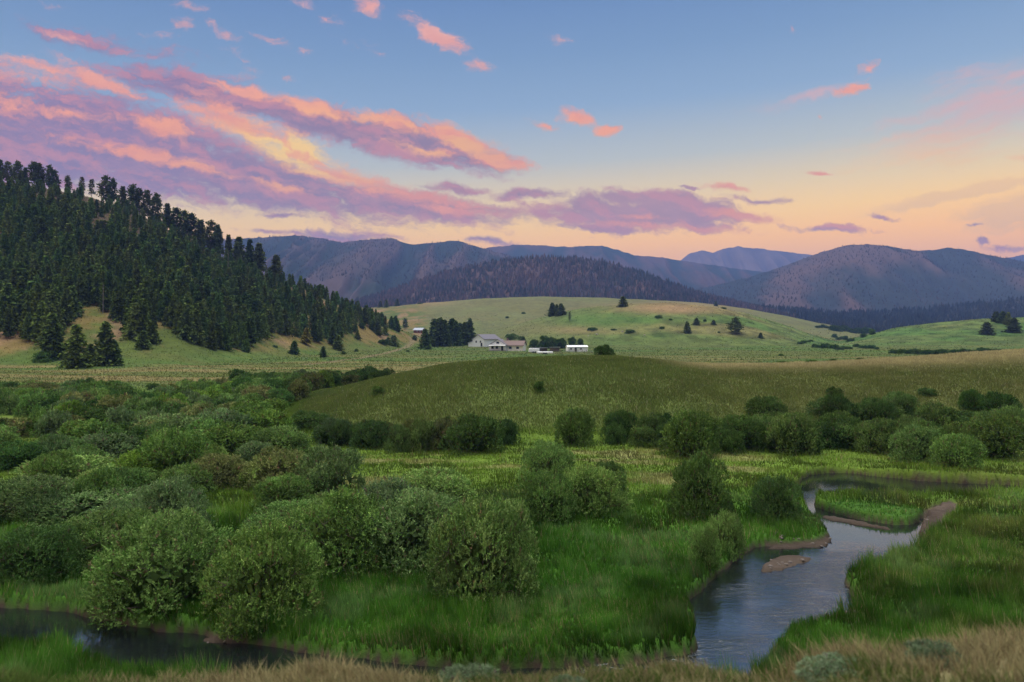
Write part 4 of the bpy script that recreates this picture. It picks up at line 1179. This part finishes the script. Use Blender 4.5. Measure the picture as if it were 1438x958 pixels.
for (px, w, hh, lab) in [(1100, 22, 5, 'green bush peeping over the knoll crest, leftmost of four'), (1140, 20, 5, 'dark bush peeping over the knoll crest, second of four'), (1170, 12, 4, 'small bush peeping over the knoll crest, third of four'), (1208, 14, 5, 'small bush peeping over the knoll crest, rightmost of four')]:
    Y = 106.0
    x = (px - CX) / F * Y; zt = H - (ip(px, [(a, b) for a, b, _ in KN]) - hh - HZ) / F * Y
    shrub(x, Y, w / 2 / F * Y, max(zt - g1z(x, Y), .5) + .1, 'deep', lab, 2, None)
# dark tree just behind the knoll crest
Y = 112.0; px = 848
x = (px - CX) / F * Y
shrub(x, Y, 1.6, H - (484 - HZ) / F * Y - g1z(x, Y), 'deep', 'dark bushy little tree standing over the crest of the knoll', 1, None, name='scrub_tree', cat='tree')
# cottonwoods behind the ranch
for (px, b, w, t, tint, lab) in [(750, 489, 16, 478, 'deep', 'leafy tree right behind the cream house wing'), (764, 490, 20, 473, 'deep', 'leafy tree above the low grey sheds'), (776, 490, 18, 475, 'dark', 'second leafy tree above the low grey sheds'), (788, 490, 18, 476, 'deep', 'leafy tree at the left end of the white shed'), (803, 487, 14, 475, 'deep', 'leafy tree behind the middle of the white shed'), (815, 487, 10, 477, 'dark', 'small pointed leafy tree behind the right of the white shed'), (718, 478, 22, 470, 'green', 'pale bush hedge behind the house roof'), (733, 484, 14, 474, 'dark', 'leafy tree at the right gable of the house')]:
    h_ = hit(px, b, 250); x, y, z = h_
    y += 6; x = (px - CX) / F * y
    shrub(x, y, w / 2 / F * y, (b - t) / F * y + .4, tint, lab, 1, 'leafy trees behind the ranch', name='broadleaf_tree', cat='tree', sink=.3)
# junipers on the grassy tail of the wooded hill and at its foot
for (px, b, w, hh, lab) in [(60, 508, 34, 16, 'wide rounded thicket bush at the hill foot left of the lone spruces'), (92, 516, 26, 10, 'low bush left of the lone spruce pair'), (496, 466, 14, 10, 'green juniper below the end of the stand'), (508, 462, 12, 9, 'juniper on the upper grassy tail'), (537, 484, 16, 8, 'low green juniper above the track'), (500, 494, 7, 5, 'small juniper low on the grassy tail'), (482, 498, 8, 5, 'small juniper by the hill foot near the track'), (340, 492, 10, 5, 'low bush beneath the front row of the stand'), (572, 494, 7, 3, 'small weed bush beside the track'), (582, 478, 9, 7, 'bush below the red-walled cabin'), (440, 472, 14, 9, 'grey juniper at the bare slope top'), (385, 488, 8, 4, 'little bush on the bare slope')]:
    far_bush(px, b, w, hh, lab, None, 'dark', name='juniper_bush')
for (px, b, w, hh, lab) in [(436, 545, 34, 15, 'largest bush at the back right corner of the left thicket'), (470, 538, 20, 9, 'bush at the end of the thicket strip behind the knoll tip'), (512, 536, 22, 11, 'round bush just over the left shoulder of the knoll'), (532, 533, 13, 8, 'small round bush over the left shoulder of the knoll, right of a bigger one'), (305, 548, 26, 12, 'bush rising at the back edge of the left thicket'), (255, 550, 26, 11, 'dark bush at the back edge of the left thicket'), (210, 552, 22, 10, 'darker bush standing against the pale pasture')]:
    h_ = hit(px, b, 126) 
    if h_: shrub(h_[0], h_[1] + 1, w / 2 / F * h_[1], hh / F * h_[1], 'dark', lab, 2, None)

# ------------------------------------------------------------------ buildings
M_WHITE = mat_plain('white_boards', (.93, .92, .91), .6, .06, 2)
M_CREAM = mat_plain('cream_boards', (.88, .81, .71), .6, .06, 2)
M_ROOFG = mat_plain('grey_shingles', (.21, .19, .21), .85, .2, 3)
M_ROOFB = mat_plain('brown_shingles', (.23, .16, .14), .85, .2, 3)
M_RED = mat_plain('red_brown_boards', (.15, .055, .042), .8, .2, 3)
M_TIN = mat_plain('pale_tin', (.46, .48, .54), .4, .1, 2)
M_DARKWIN = mat_plain('window_glass', (.03, .035, .045), .15, .1, 2)
M_TRIM = mat_plain('trim', (.7, .68, .66), .6, .05, 2)
M_WOOD = mat_plain('weathered_rails', (.24, .20, .17), .9, .3, 4)
M_TYRE = mat_plain('tyre_rubber', (.02, .02, .02), .9, .2, 4)

def gable(parent, w, l, hw, hr, wallm, roofm, over=.45, ox=0, oy=0, name_roof='roof'):
    """ridge along local y; w wide in x, l long in y"""
    wl = MB().prism([(ox - w / 2, -.6), (ox + w / 2, -.6), (ox + w / 2, hw), (ox, hr), (ox - w / 2, hw)], 'y', oy - l / 2, oy + l / 2)
    new_obj('wall', wl.mesh('wall', wallm), parent)
    sl = (hr - hw) / (w / 2); e = w / 2 + over
    rf = MB().prism([(ox - e, hw - sl * over + .05), (ox, hr + .05), (ox + e, hw - sl * over + .05), (ox + e, hw - sl * over + .28), (ox, hr + .3), (ox - e, hw - sl * over + .28)], 'y', oy - l / 2 - over, oy + l / 2 + over)
    return new_obj(name_roof, rf.mesh('roof', roofm), parent)

def window_on(parent, cx, cz, w, h, face, pos, name='window'):
    """window on a wall facing -y ('f') at y=pos, or -x ('s') at x=pos"""
    fr = MB(); gl = MB()
    if face == 'f':
        fr.box(cx - w / 2 - .12, cx + w / 2 + .12, pos - .08, pos + .02, cz - h / 2 - .12, cz + h / 2 + .12)
        gl.box(cx - w / 2, cx + w / 2, pos - .11, pos - .05, cz - h / 2, cz + h / 2)
    else:
        fr.box(pos - .08, pos + .02, cx - w / 2 - .12, cx + w / 2 + .12, cz - h / 2 - .12, cz + h / 2 + .12)
        gl.box(pos - .11, pos - .05, cx - w / 2, cx + w / 2, cz - h / 2, cz + h / 2)
    o = new_obj(name, fr.mesh(name, M_TRIM), parent)
    new_obj('pane' if name == 'window' else 'panel', gl.mesh('pane', M_DARKWIN), o)
    return o

def place(px, py, name, label, cat, rot, ymin=250, group=None, dy=0):
    x, y, z = hit(px, py, ymin)
    y += dy; x = (px - CX) / F * y
    o = new_obj(name, None, None, label, cat, group)
    o.location = (x, y, g1z(x, y)); o.rotation_euler = (0, 0, R(rot))
    return o

# big white barn, gable end toward us
b = place(683, 487, 'white_barn', 'tall white gabled barn with grey roof behind the ranch house', 'barn', -38, dy=6)
gable(b, 9.0, 15, 4.3, 6.9, M_WHITE, M_ROOFG)
window_on(b, -1.5, 2.8, .9, 1.1, 'f', -7.5); window_on(b, 1.8, 2.8, .9, 1.1, 'f', -7.5)
window_on(b, 2.6, 1.1, 1.2, 2.0, 'f', -7.5, 'door')
lt = MB().prism([(-8.6, -.5), (-4.55, -.5), (-4.55, 3.0), (-8.6, 1.9)], 'y', -6.5, -1)
new_obj('lean_to', lt.mesh('lean_to', M_WHITE), b)
lr = MB().prism([(-8.9, 1.9), (-4.53, 3.1), (-4.53, 3.3), (-8.9, 2.1)], 'y', -6.9, -.6)
new_obj('lean_to_roof', lr.mesh('lean_to_roof', M_TIN), b)
# ranch house: white gabled porch front, cream wing under a brown roof
b = place(702, 493, 'ranch_house', 'white ranch house with a gabled porch and cream wing under a brown roof', 'house', -14, dy=6)
gable(b, 8.2, 8, 2.9, 5.3, M_WHITE, M_ROOFG)
pd = MB()
for k in range(4): pd.box(-3.9 + k * 2.55, -3.75 + k * 2.55, -5.9, -5.75, -.4, 2.5)
new_obj('porch_posts', pd.mesh('porch_posts', M_TRIM), b)
new_obj('porch_roof', MB().prism([(-6.2, 2.45), (-4.02, 2.85), (-4.02, 3.0), (-6.2, 2.6)], 'x', -4.2, 4.2).mesh('porch_roof', M_TRIM), b)
new_obj('porch_deck', MB().box(-4.1, 4.1, -6.0, -4.02, -.5, .25).mesh('porch_deck', M_WOOD), b)
for cx in (-2.6, -.4): window_on(b, cx, 1.6, 1.1, 1.2, 'f', -4.0)
window_on(b, 2.2, 1.25, 1.0, 2.0, 'f', -4.0, 'door'); window_on(b, 0, 3.9, 1.3, .9, 'f', -4.0)
wg = MB().prism([(-3.2, -.6), (3.6, -.6), (3.6, 2.7), (.2, 4.6), (-3.2, 2.7)], 'x', 4.12, 12.2)
new_obj('wing', wg.mesh('wing', M_CREAM), b)
new_obj('wing_roof', MB().prism([(-3.8, 2.42), (.2, 4.66), (4.2, 2.42), (4.2, 2.66), (.2, 4.92), (-3.8, 2.66)], 'x', 1.0, 12.7).mesh('wing_roof', M_ROOFB), b)
for cx in (6.0, 9.6): window_on(b, cx, 1.5, 1.3, 1.0, 'f', -3.2)
new_obj('chimney', MB().box(3.0, 3.8, 1.2, 2.0, 3.6, 5.9).mesh('chimney', M_ROOFB), b)
# white shed
b = place(810, 494, 'white_shed', 'long low white metal shed right of the leafy trees', 'shed', 8, dy=3)
new_obj('wall', MB().prism([(-2.0, -.5), (2.0, -.5), (2.0, 2.1), (0, 2.75), (-2.0, 2.1)], 'x', -4.8, 4.8).mesh('wall', M_WHITE), b)
new_obj('roof', MB().prism([(-2.3, 2.07), (0, 2.8), (2.3, 2.07), (2.3, 2.2), (0, 2.94), (-2.3, 2.2)], 'x', -5.0, 5.0).mesh('roof', M_WHITE), b)
for cx in (-3.2, 1.5): window_on(b, cx, 1.3, .8, .6, 'f', -2.0)
window_on(b, -1.0, .9, 1.0, 1.8, 'f', -2.0, 'door')
# grey-roofed low sheds
for (px, py, l, lab) in [(757, 495, 7.5, 'low open stock shed with flat grey roof beside the white trailer'), (779, 494, 4.5, 'smaller flat-roofed stock shed next to the corral')]:
    b = place(px, py, 'stock_shed', lab, 'shed', -4, dy=3)
    new_obj('wall', MB().box(-l / 2, l / 2, 1.4, 1.55, -.4, 1.7).mesh('wall', M_WOOD), b)
    ps = MB()
    for k in range(4): ps.box(-l / 2 + k * (l - .15) / 3, -l / 2 + .15 + k * (l - .15) / 3, -1.6, -1.45, -.4, 1.95)
    new_obj('posts', ps.mesh('posts', M_WOOD), b)
    new_obj('roof', MB().prism([(-1.9, 1.97), (1.8, 1.72), (1.8, 1.84), (-1.9, 2.1)], 'x', -l / 2 - .3, l / 2 + .3).mesh('roof', M_TIN), b)
# trailers
for (px, py, l, h, lab) in [(750, 495.5, 4.6, 1.9, 'white boxy horse trailer left of the low sheds'), (765, 497.5, 6.5, 1.1, 'long low white flatbed trailer in front of the sheds'), (758, 489, 1.6, 3.4, 'narrow tall white feed bin above the low sheds')]:
    bin_ = 'bin' in lab
    b = place(px, py, 'feed_bin' if bin_ else 'stock_trailer', lab, 'feed bin' if bin_ else 'trailer', 5)
    if bin_:
        m = MB()
        for (z0, z1, r0, r1) in ((.9, 2.6, .8, .8), (2.6, 3.4, .8, .12), (.35, .9, .2, .8)): m.tube((0, 0, z0), (0, 0, z1), r0, r1, 12)
        new_obj('bin_body', m.mesh('bin_body', M_WHITE), b)
        for a in range(4): new_obj('leg', MB().tube((.65 * math.cos(a * 1.57 + .78), .65 * math.sin(a * 1.57 + .78), -.3), (.65 * math.cos(a * 1.57 + .78), .65 * math.sin(a * 1.57 + .78), 1.1), .05, .05).mesh('leg', M_TIN), b)
        continue
    new_obj('body', MB().prism([(-1.0, .45), (1.0, .45), (1.0, h - .15), (.8, h), (-.8, h), (-1.0, h - .15)], 'x', -l / 2, l / 2).mesh('body', M_WHITE), b)
    for sx in (-.25, .25):
        for sy in (-1.05, 1.05): new_obj('wheel', MB().tube((sx * 1.8, sy - .1, .33), (sx * 1.8, sy + .1, .33), .34, .34, 12).mesh('wheel', M_TYRE), b)
    new_obj('hitch', MB().box(l / 2, l / 2 + 1.0, -.06, .06, .5, .62).mesh('hitch', M_TIN), b)
# corral fence
h0 = hit(768, 496, 250); h1 = hit(800, 495, 250); h2 = hit(836, 496, 250)
def fence(pts, label):
    o = new_obj('corral_fence', None, None, label, 'fence'); o.location = (*pts[0][:2], g1z(*pts[0][:2]))
    oz = o.location.z
    for (a, b) in zip(pts[:-1], pts[1:]):
        n = max(2, int(math.hypot(b[0] - a[0], b[1] - a[1]) / 2.6)); m = MB(); prev = None
        for k in range(n + 1):
            x = a[0] + (b[0] - a[0]) * k / n; y = a[1] + (b[1] - a[1]) * k / n; z = g1z(x, y)
            q = (x - pts[0][0], y - pts[0][1], z - oz)
            new_obj('post', MB().tube((q[0], q[1], q[2] - .3), (q[0], q[1], q[2] + 1.4), .09, .08).mesh('post', M_WOOD), o)
            if prev:
                for zz in (.45, .85, 1.25): m.tube((prev[0], prev[1], prev[2] + zz), (q[0], q[1], q[2] + zz), .05, .05, 4)
            prev = q
        new_obj('rails', m.mesh('rails', M_WOOD), o)
fence([h0, h1, h2], 'weathered wooden rail corral fence in front of the white shed')
# red-walled cabin
b = place(589, 468, 'red_cabin', 'small red-brown cabin with pale tin roof behind the shelterbelt', 'cabin', -18, dy=3)
gable(b, 6.0, 9.5, 2.7, 4.5, M_RED, M_TIN, .6)
b.rotation_euler = (0, 0, R(66))
window_on(b, 0.8, 1.5, .9, .9, 's', -3.0); window_on(b, -2.6, 1.1, 1.0, 2.0, 's', -3.0, 'door')

# pale rocks on the knob and on the mud bars
def rock(x, y, r, label, seed, cat='rock', group=None, m=None):
    rg = np.random.default_rng(seed)
    import bmesh
    bm = bmesh.new(); bmesh.ops.create_icosphere(bm, subdivisions=2, radius=1)
    for v in bm.verts:
        k = .75 + .45 * float(fbm(np.array([v.co.x * 1.6 + seed]), np.array([v.co.y * 1.6 + v.co.z * 1.3]), 3, seed)[0])
        v.co = mathutils.Vector((v.co.x * r * k, v.co.y * r * k * .8, v.co.z * r * k * .55))
    me = bpy.data.meshes.new('rock'); bm.to_mesh(me); bm.free(); me.materials.append(m)
    o = new_obj('rock', me, None, label, cat, group); o.location = (x, y, g1z(x, y) + r * .12); o.rotation_euler = (0, 0, seed)
M_ROCK = mat_plain('pale_rock', (.34, .30, .27), .9, .3, 2)
M_STONE = mat_plain('creek_stone', (.17, .135, .115), .8, .35, 6)
for i, (px, py, r, lab) in enumerate([(888, 466, 1.1, 'pale rock beside the dark bush on the knob face'), (874, 466, .8, 'small pale rock left of the dark bush on the knob face'), (838, 470, .9, 'pale rock low in the hollow of the knob'), (905, 471, .8, 'pale rock below the dark bush on the knob face'), (826, 472, .6, 'smallest pale rock in the hollow of the knob')]):
    h_ = hit(px, py, 300); rock(h_[0], h_[1], r, lab, 31 + i, m=M_ROCK)
rr = random.Random(21)
for (x0, x1, y0, y1, n, lab, grp) in [(1085, 1168, 758, 768, 12, 'brown stone on the mud bar below the bank point', 'stones on the upper mud bar'), (1072, 1140, 786, 802, 9, 'brown stone on the bar in mid stream', 'stones on the mid-stream bar'), (1135, 1205, 864, 884, 9, 'brown stone at the lower gravel spit', 'stones at the lower spit'), (276, 326, 893, 905, 7, 'dark stone under the creekside willows', 'stones under the creekside willows'), (1296, 1335, 722, 745, 5, 'pale stone on the muddy neck behind the grassy islet', 'stones on the muddy neck')]:
    for i in range(n):
        px = rr.uniform(x0, x1); py = rr.uniform(y0, y1)
        x, y = flat(px, py, -.45)
        rock(x, y, rr.uniform(.05, .12), lab, rr.randint(1, 9999), 'stone', grp, M_STONE)

# ------------------------------------------------------------------ grass
def grass(name, label, n, ylo, yhi, pxr, hfun, wpx, colfun, keepfun, seed, segs=1, trans=.35, lean=.35, mat=None, uniform=False, ypow=2):
    rg = np.random.default_rng(seed)
    # even cover on screen means density falls off with distance
    u = rg.random(n)
    if uniform: Y = ylo + (yhi - ylo) * u
    else: Y = 1 / (1 / ylo + (1 / yhi - 1 / ylo) * u)
    px = pxr[0] + (pxr[1] - pxr[0]) * rg.random(n)
    x = (px - CX) / F * Y
    # tufting: pull blades toward tuft centres
    cell = .34 * (1 + Y / 60)
    cell = .34 if ylo < 60 else .8
    wx = fbm(x / 2.3, Y / 2.3, 2, 51) * 2.5; wy = fbm(x / 2.3, Y / 2.3, 2, 52) * 2.5
    qx = (x * .8 - Y * .6) / cell + wx / cell; qy = (x * .6 + Y * .8) / cell + wy / cell
    cx_ = np.floor(qx); cy_ = np.floor(qy)
    ox = (cx_ + .15 + .7 * _hash(cx_, cy_, 5) - qx) * cell; oy = (cy_ + .15 + .7 * _hash(cx_, cy_, 6) - qy) * cell
    k = .5 * rg.random(n) * (Y < 45)
    x = x + (ox * .8 + oy * .6) * k; Y = Y + (-ox * .6 + oy * .8) * k
    tuft = _hash(cx_, cy_, 9)
    z = G(x, Y)
    sd = np.full(n, 1e3); s = (Y > 15) & (Y < 70); sd[s] = poly_sd(RIVER, x[s], Y[s])
    kp = keepfun(x, Y, z, sd, rg)
    x, Y, z, sd = x[kp], Y[kp], z[kp], sd[kp]; n = len(x)
    tuft = tuft[kp]
    h = hfun(x, Y, z, sd, rg) * (.55 + .7 * rg.random(n)) * (.7 + .6 * tuft)
    w = wpx * Y / F * (.7 + .6 * rg.random(n))
    a = rg.random(n) * 6.283
    wind = fbm(x / 6, Y / 6, 2, 91)
    la = wind * 6 + rg.normal(size=n) * 1.3
    ll = h * lean * (.3 + 1.1 * rg.random(n))
    dx = np.cos(la) * ll; dy = np.sin(la) * ll
    sx = np.cos(a) * w; sy = np.sin(a) * w * .6
    c = colfun(x, Y, z, sd, rg, tuft)
    if segs == 1:
        V = np.stack([np.stack([x - sx, Y - sy, z - .03], -1), np.stack([x + sx, Y + sy, z - .03], -1), np.stack([x + dx, Y + dy, z + h], -1)], 1)
        me = mesh_np(name, V.reshape(-1, 3), np.arange(3 * n), np.full(n, 3), mat, np.repeat(c, 3, 0))
    else:
        m_ = .55
        V = np.stack([np.stack([x - sx, Y - sy, z - .03], -1), np.stack([x + sx, Y + sy, z - .03], -1),
                      np.stack([x + sx * .7 + dx * .35, Y + sy * .7 + dy * .35, z + h * m_], -1), np.stack([x - sx * .7 + dx * .35, Y - sy * .7 + dy * .35, z + h * m_], -1),
                      np.stack([x + dx, Y + dy, z + h * .97], -1)], 1)
        i = np.arange(n)[:, None] * 5
        fl = np.concatenate([i + 0, i + 1, i + 2, i + 3, i + 3, i + 2, i + 4], 1).ravel()
        me = mesh_np(name, V.reshape(-1, 3), fl, np.tile([4, 3], n), mat, np.repeat(c, 5, 0))
    return new_obj(name, me, kind='stuff', label=label)

M_GRASS = mat_leaf('grass_blades', .4, False)
def gcol(x, Y, z, sd, rg, tuft):
    c = ground_color(x, Y, z, np.full(len(x), 1e3))
    patch = fbm(x / 2.6, Y / 2.6, 3, 93)[:, None]
    v = (.7 + .6 * rg.random((len(x), 1))) * (.7 + .6 * tuft[:, None]) * (.6 + .8 * sstep(.3, .7, patch))
    forb = sstep(.56, .68, fbm(x / 1.9, Y / 1.9, 3, 94))[:, None] * (Y < 48)[:, None]
    c = c * (1 - forb * .6) + arr(.12, .19, .06) * forb * .6
    dry = (rg.random(len(x)) < .05 + .10 * sstep(.5, .7, fbm(x / 3, Y / 3, 3, 92)))[:, None]
    c = np.where(dry, arr(.26, .22, .10), c * 1.15)
    return c * v
def gkeep(x, Y, z, sd, rg):
    return (z > -.34) & (sd > .02) & (rg.random(len(x)) < .98) & (rise(np.clip(CX + F * x / Y, -1500, 2300), Y, KN, 68.5, 60., 0., 'dome') < .6)
def gh(x, Y, z, sd, rg):
    lush = 1 - sstep(36, 52, Y)
    edge = np.exp(-np.clip(sd, 0, 9) / 1.0)
    v = fbm(x / 2.5, Y / 2.5, 3, 95)
    v2 = fbm(x / 1.1, Y / 1.1, 2, 96)
    ix, iy = flat(1228, 716, 0)
    isl = 1 - .45 * (np.hypot((x - ix) / 3.4, (Y - iy) / 2.0) < 1)
    return isl * (.20 + .15 * lush + .06 * edge) * (.4 + .9 * v + .7 * sstep(.5, .75, v2))
grass('meadow_grass', 'lush green grass of the creek meadow', 620000, 19.5, 75, (-60, 1500), gh, .62, gcol, gkeep, 1, mat=M_GRASS)

def kkeep(x, Y, z, sd, rg):
    return rise(np.clip(CX + F * x / Y, -1500, 2300), Y, KN, 68.5, 60., 0., 'dome') > .3
def kcol(x, Y, z, sd, rg, tuft):
    c = ground_color(x, Y, z, np.full(len(x), 1e3)) * 1.15
    v = (.75 + .5 * rg.random((len(x), 1))) * (.85 + .3 * tuft[:, None])
    r_ = rg.random(len(x))[:, None]
    c = np.where(r_ < .045, arr(.26, .22, .10), np.where(r_ < .055, arr(.46, .40, .24), c))
    return c * v
grass('knoll_grass', 'rough olive and straw grass covering the knoll', 430000, 67.5, 112, (340, 1520), lambda x, Y, z, sd, rg: .14 + .26 * fbm(x / 3, Y / 3, 3, 97), .45, kcol, kkeep, 2, uniform=True, mat=M_GRASS, lean=.5)

def fcol(x, Y, z, sd, rg, tuft):
    r_ = rg.random(len(x))[:, None]
    px = CX + F * x / np.maximum(Y, 1)
    g = (sstep(.42, .6, fbm(x / 1.6, Y / 1.6, 3, 98)) * .55 + .45 * sstep(330, 150, px))[:, None]
    c = np.where(r_ < g, arr(.10, .15, .035), np.where(r_ < .82, arr(.31, .265, .13), arr(.26, .19, .105)))
    return c * (.6 + .8 * rg.random((len(x), 1)))
grass('roadside_grass', 'dry straw-coloured grass on the near bank', 120000, 5.2, 20.5, (-160, 1600), lambda x, Y, z, sd, rg: (.08 + .22 * fbm(x / .8, Y / .8, 3, 99)), .95, fcol, lambda x, Y, z, sd, rg: (z > -.3) & (sd > .15), 3, segs=2, mat=M_GRASS, lean=.6)

def pcol(x, Y, z, sd, rg, tuft):
    c = ground_color(x, Y, z, np.full(len(x), 1e3))
    r_ = rg.random(len(x))[:, None]
    return np.where(r_ < .2, c * .72, np.where(r_ < .7, c * .92, c * 1.12)) * (.8 + .4 * rg.random((len(x), 1)))
grass('pasture_grass', 'grazed grass tufts of the far pasture and green hills', 110000, 118, 900, (-60, 1500), lambda x, Y, z, sd, rg: .08 + .0005 * Y + .12 * fbm(x / 8, Y / 8, 2, 101), .7, pcol, lambda x, Y, z, sd, rg: ~kkeep(x, Y, z, sd, rg), 4, mat=M_GRASS, lean=.6)

# sagebrush on the near bank
M_SAGE = mat_leaf('sage_leaves', .25, True)
for (px, Y, w, h, lab) in [(662, 7.6, .34, .24, 'grey-green sagebrush on the near bank below the meadow'), (1180, 7.0, .40, .19, 'grey-green sagebrush on the near bank below the creek mouth'), (1312, 7.4, .30, .27, 'taller bluish sagebrush on the near bank toward the right border'), (800, 7.0, .22, .2, 'smallest sagebrush, low in the straw at the bottom edge')]:
    x = (px - CX) / F * Y
    o = shrub(x, Y, w, h, 'pale', lab, 1, None, name='sagebrush', sink=.05)
    for ch in o.children:
        if ch.name.startswith('foliage'): ch.color = (.95, .85, 1.5, 1)

# ------------------------------------------------------------------ camera and render settings
cam = bpy.data.cameras.new('camera'); co = bpy.data.objects.new('camera', cam); COL.objects.link(co)
cam.sensor_width = 36; cam.lens = 36 * F / 1438
co.location = (0, 0, H)
co.rotation_euler = (R(90) - math.atan((479 - HZ) / F), 0, 0)
cam.clip_start = .1; cam.clip_end = 60000
cam.dof.use_dof = True; cam.dof.focus_distance = 55; cam.dof.aperture_fstop = 1.1
scene.camera = co
vs = scene.view_settings
vs.view_transform = 'Standard'; vs.look = 'None'; vs.exposure = 0.15; vs.gamma = 1; vs.use_curve_mapping = False
scene.render.engine = 'CYCLES'
cy = scene.cycles
cy.use_denoising = True
try: cy.denoiser = 'OPENIMAGEDENOISE'; cy.denoising_input_passes = 'RGB_ALBEDO_NORMAL'; cy.denoising_prefilter = 'ACCURATE'
except Exception: pass
cy.max_bounces = 5; cy.diffuse_bounces = 2; cy.glossy_bounces = 2; cy.transmission_bounces = 3; cy.transparent_max_bounces = 6; cy.volume_bounces = 0
cy.use_adaptive_sampling = True; cy.adaptive_threshold = .02
cy.sample_clamp_indirect = 4; cy.caustics_reflective = False; cy.caustics_refractive = False
scene.render.use_persistent_data = False
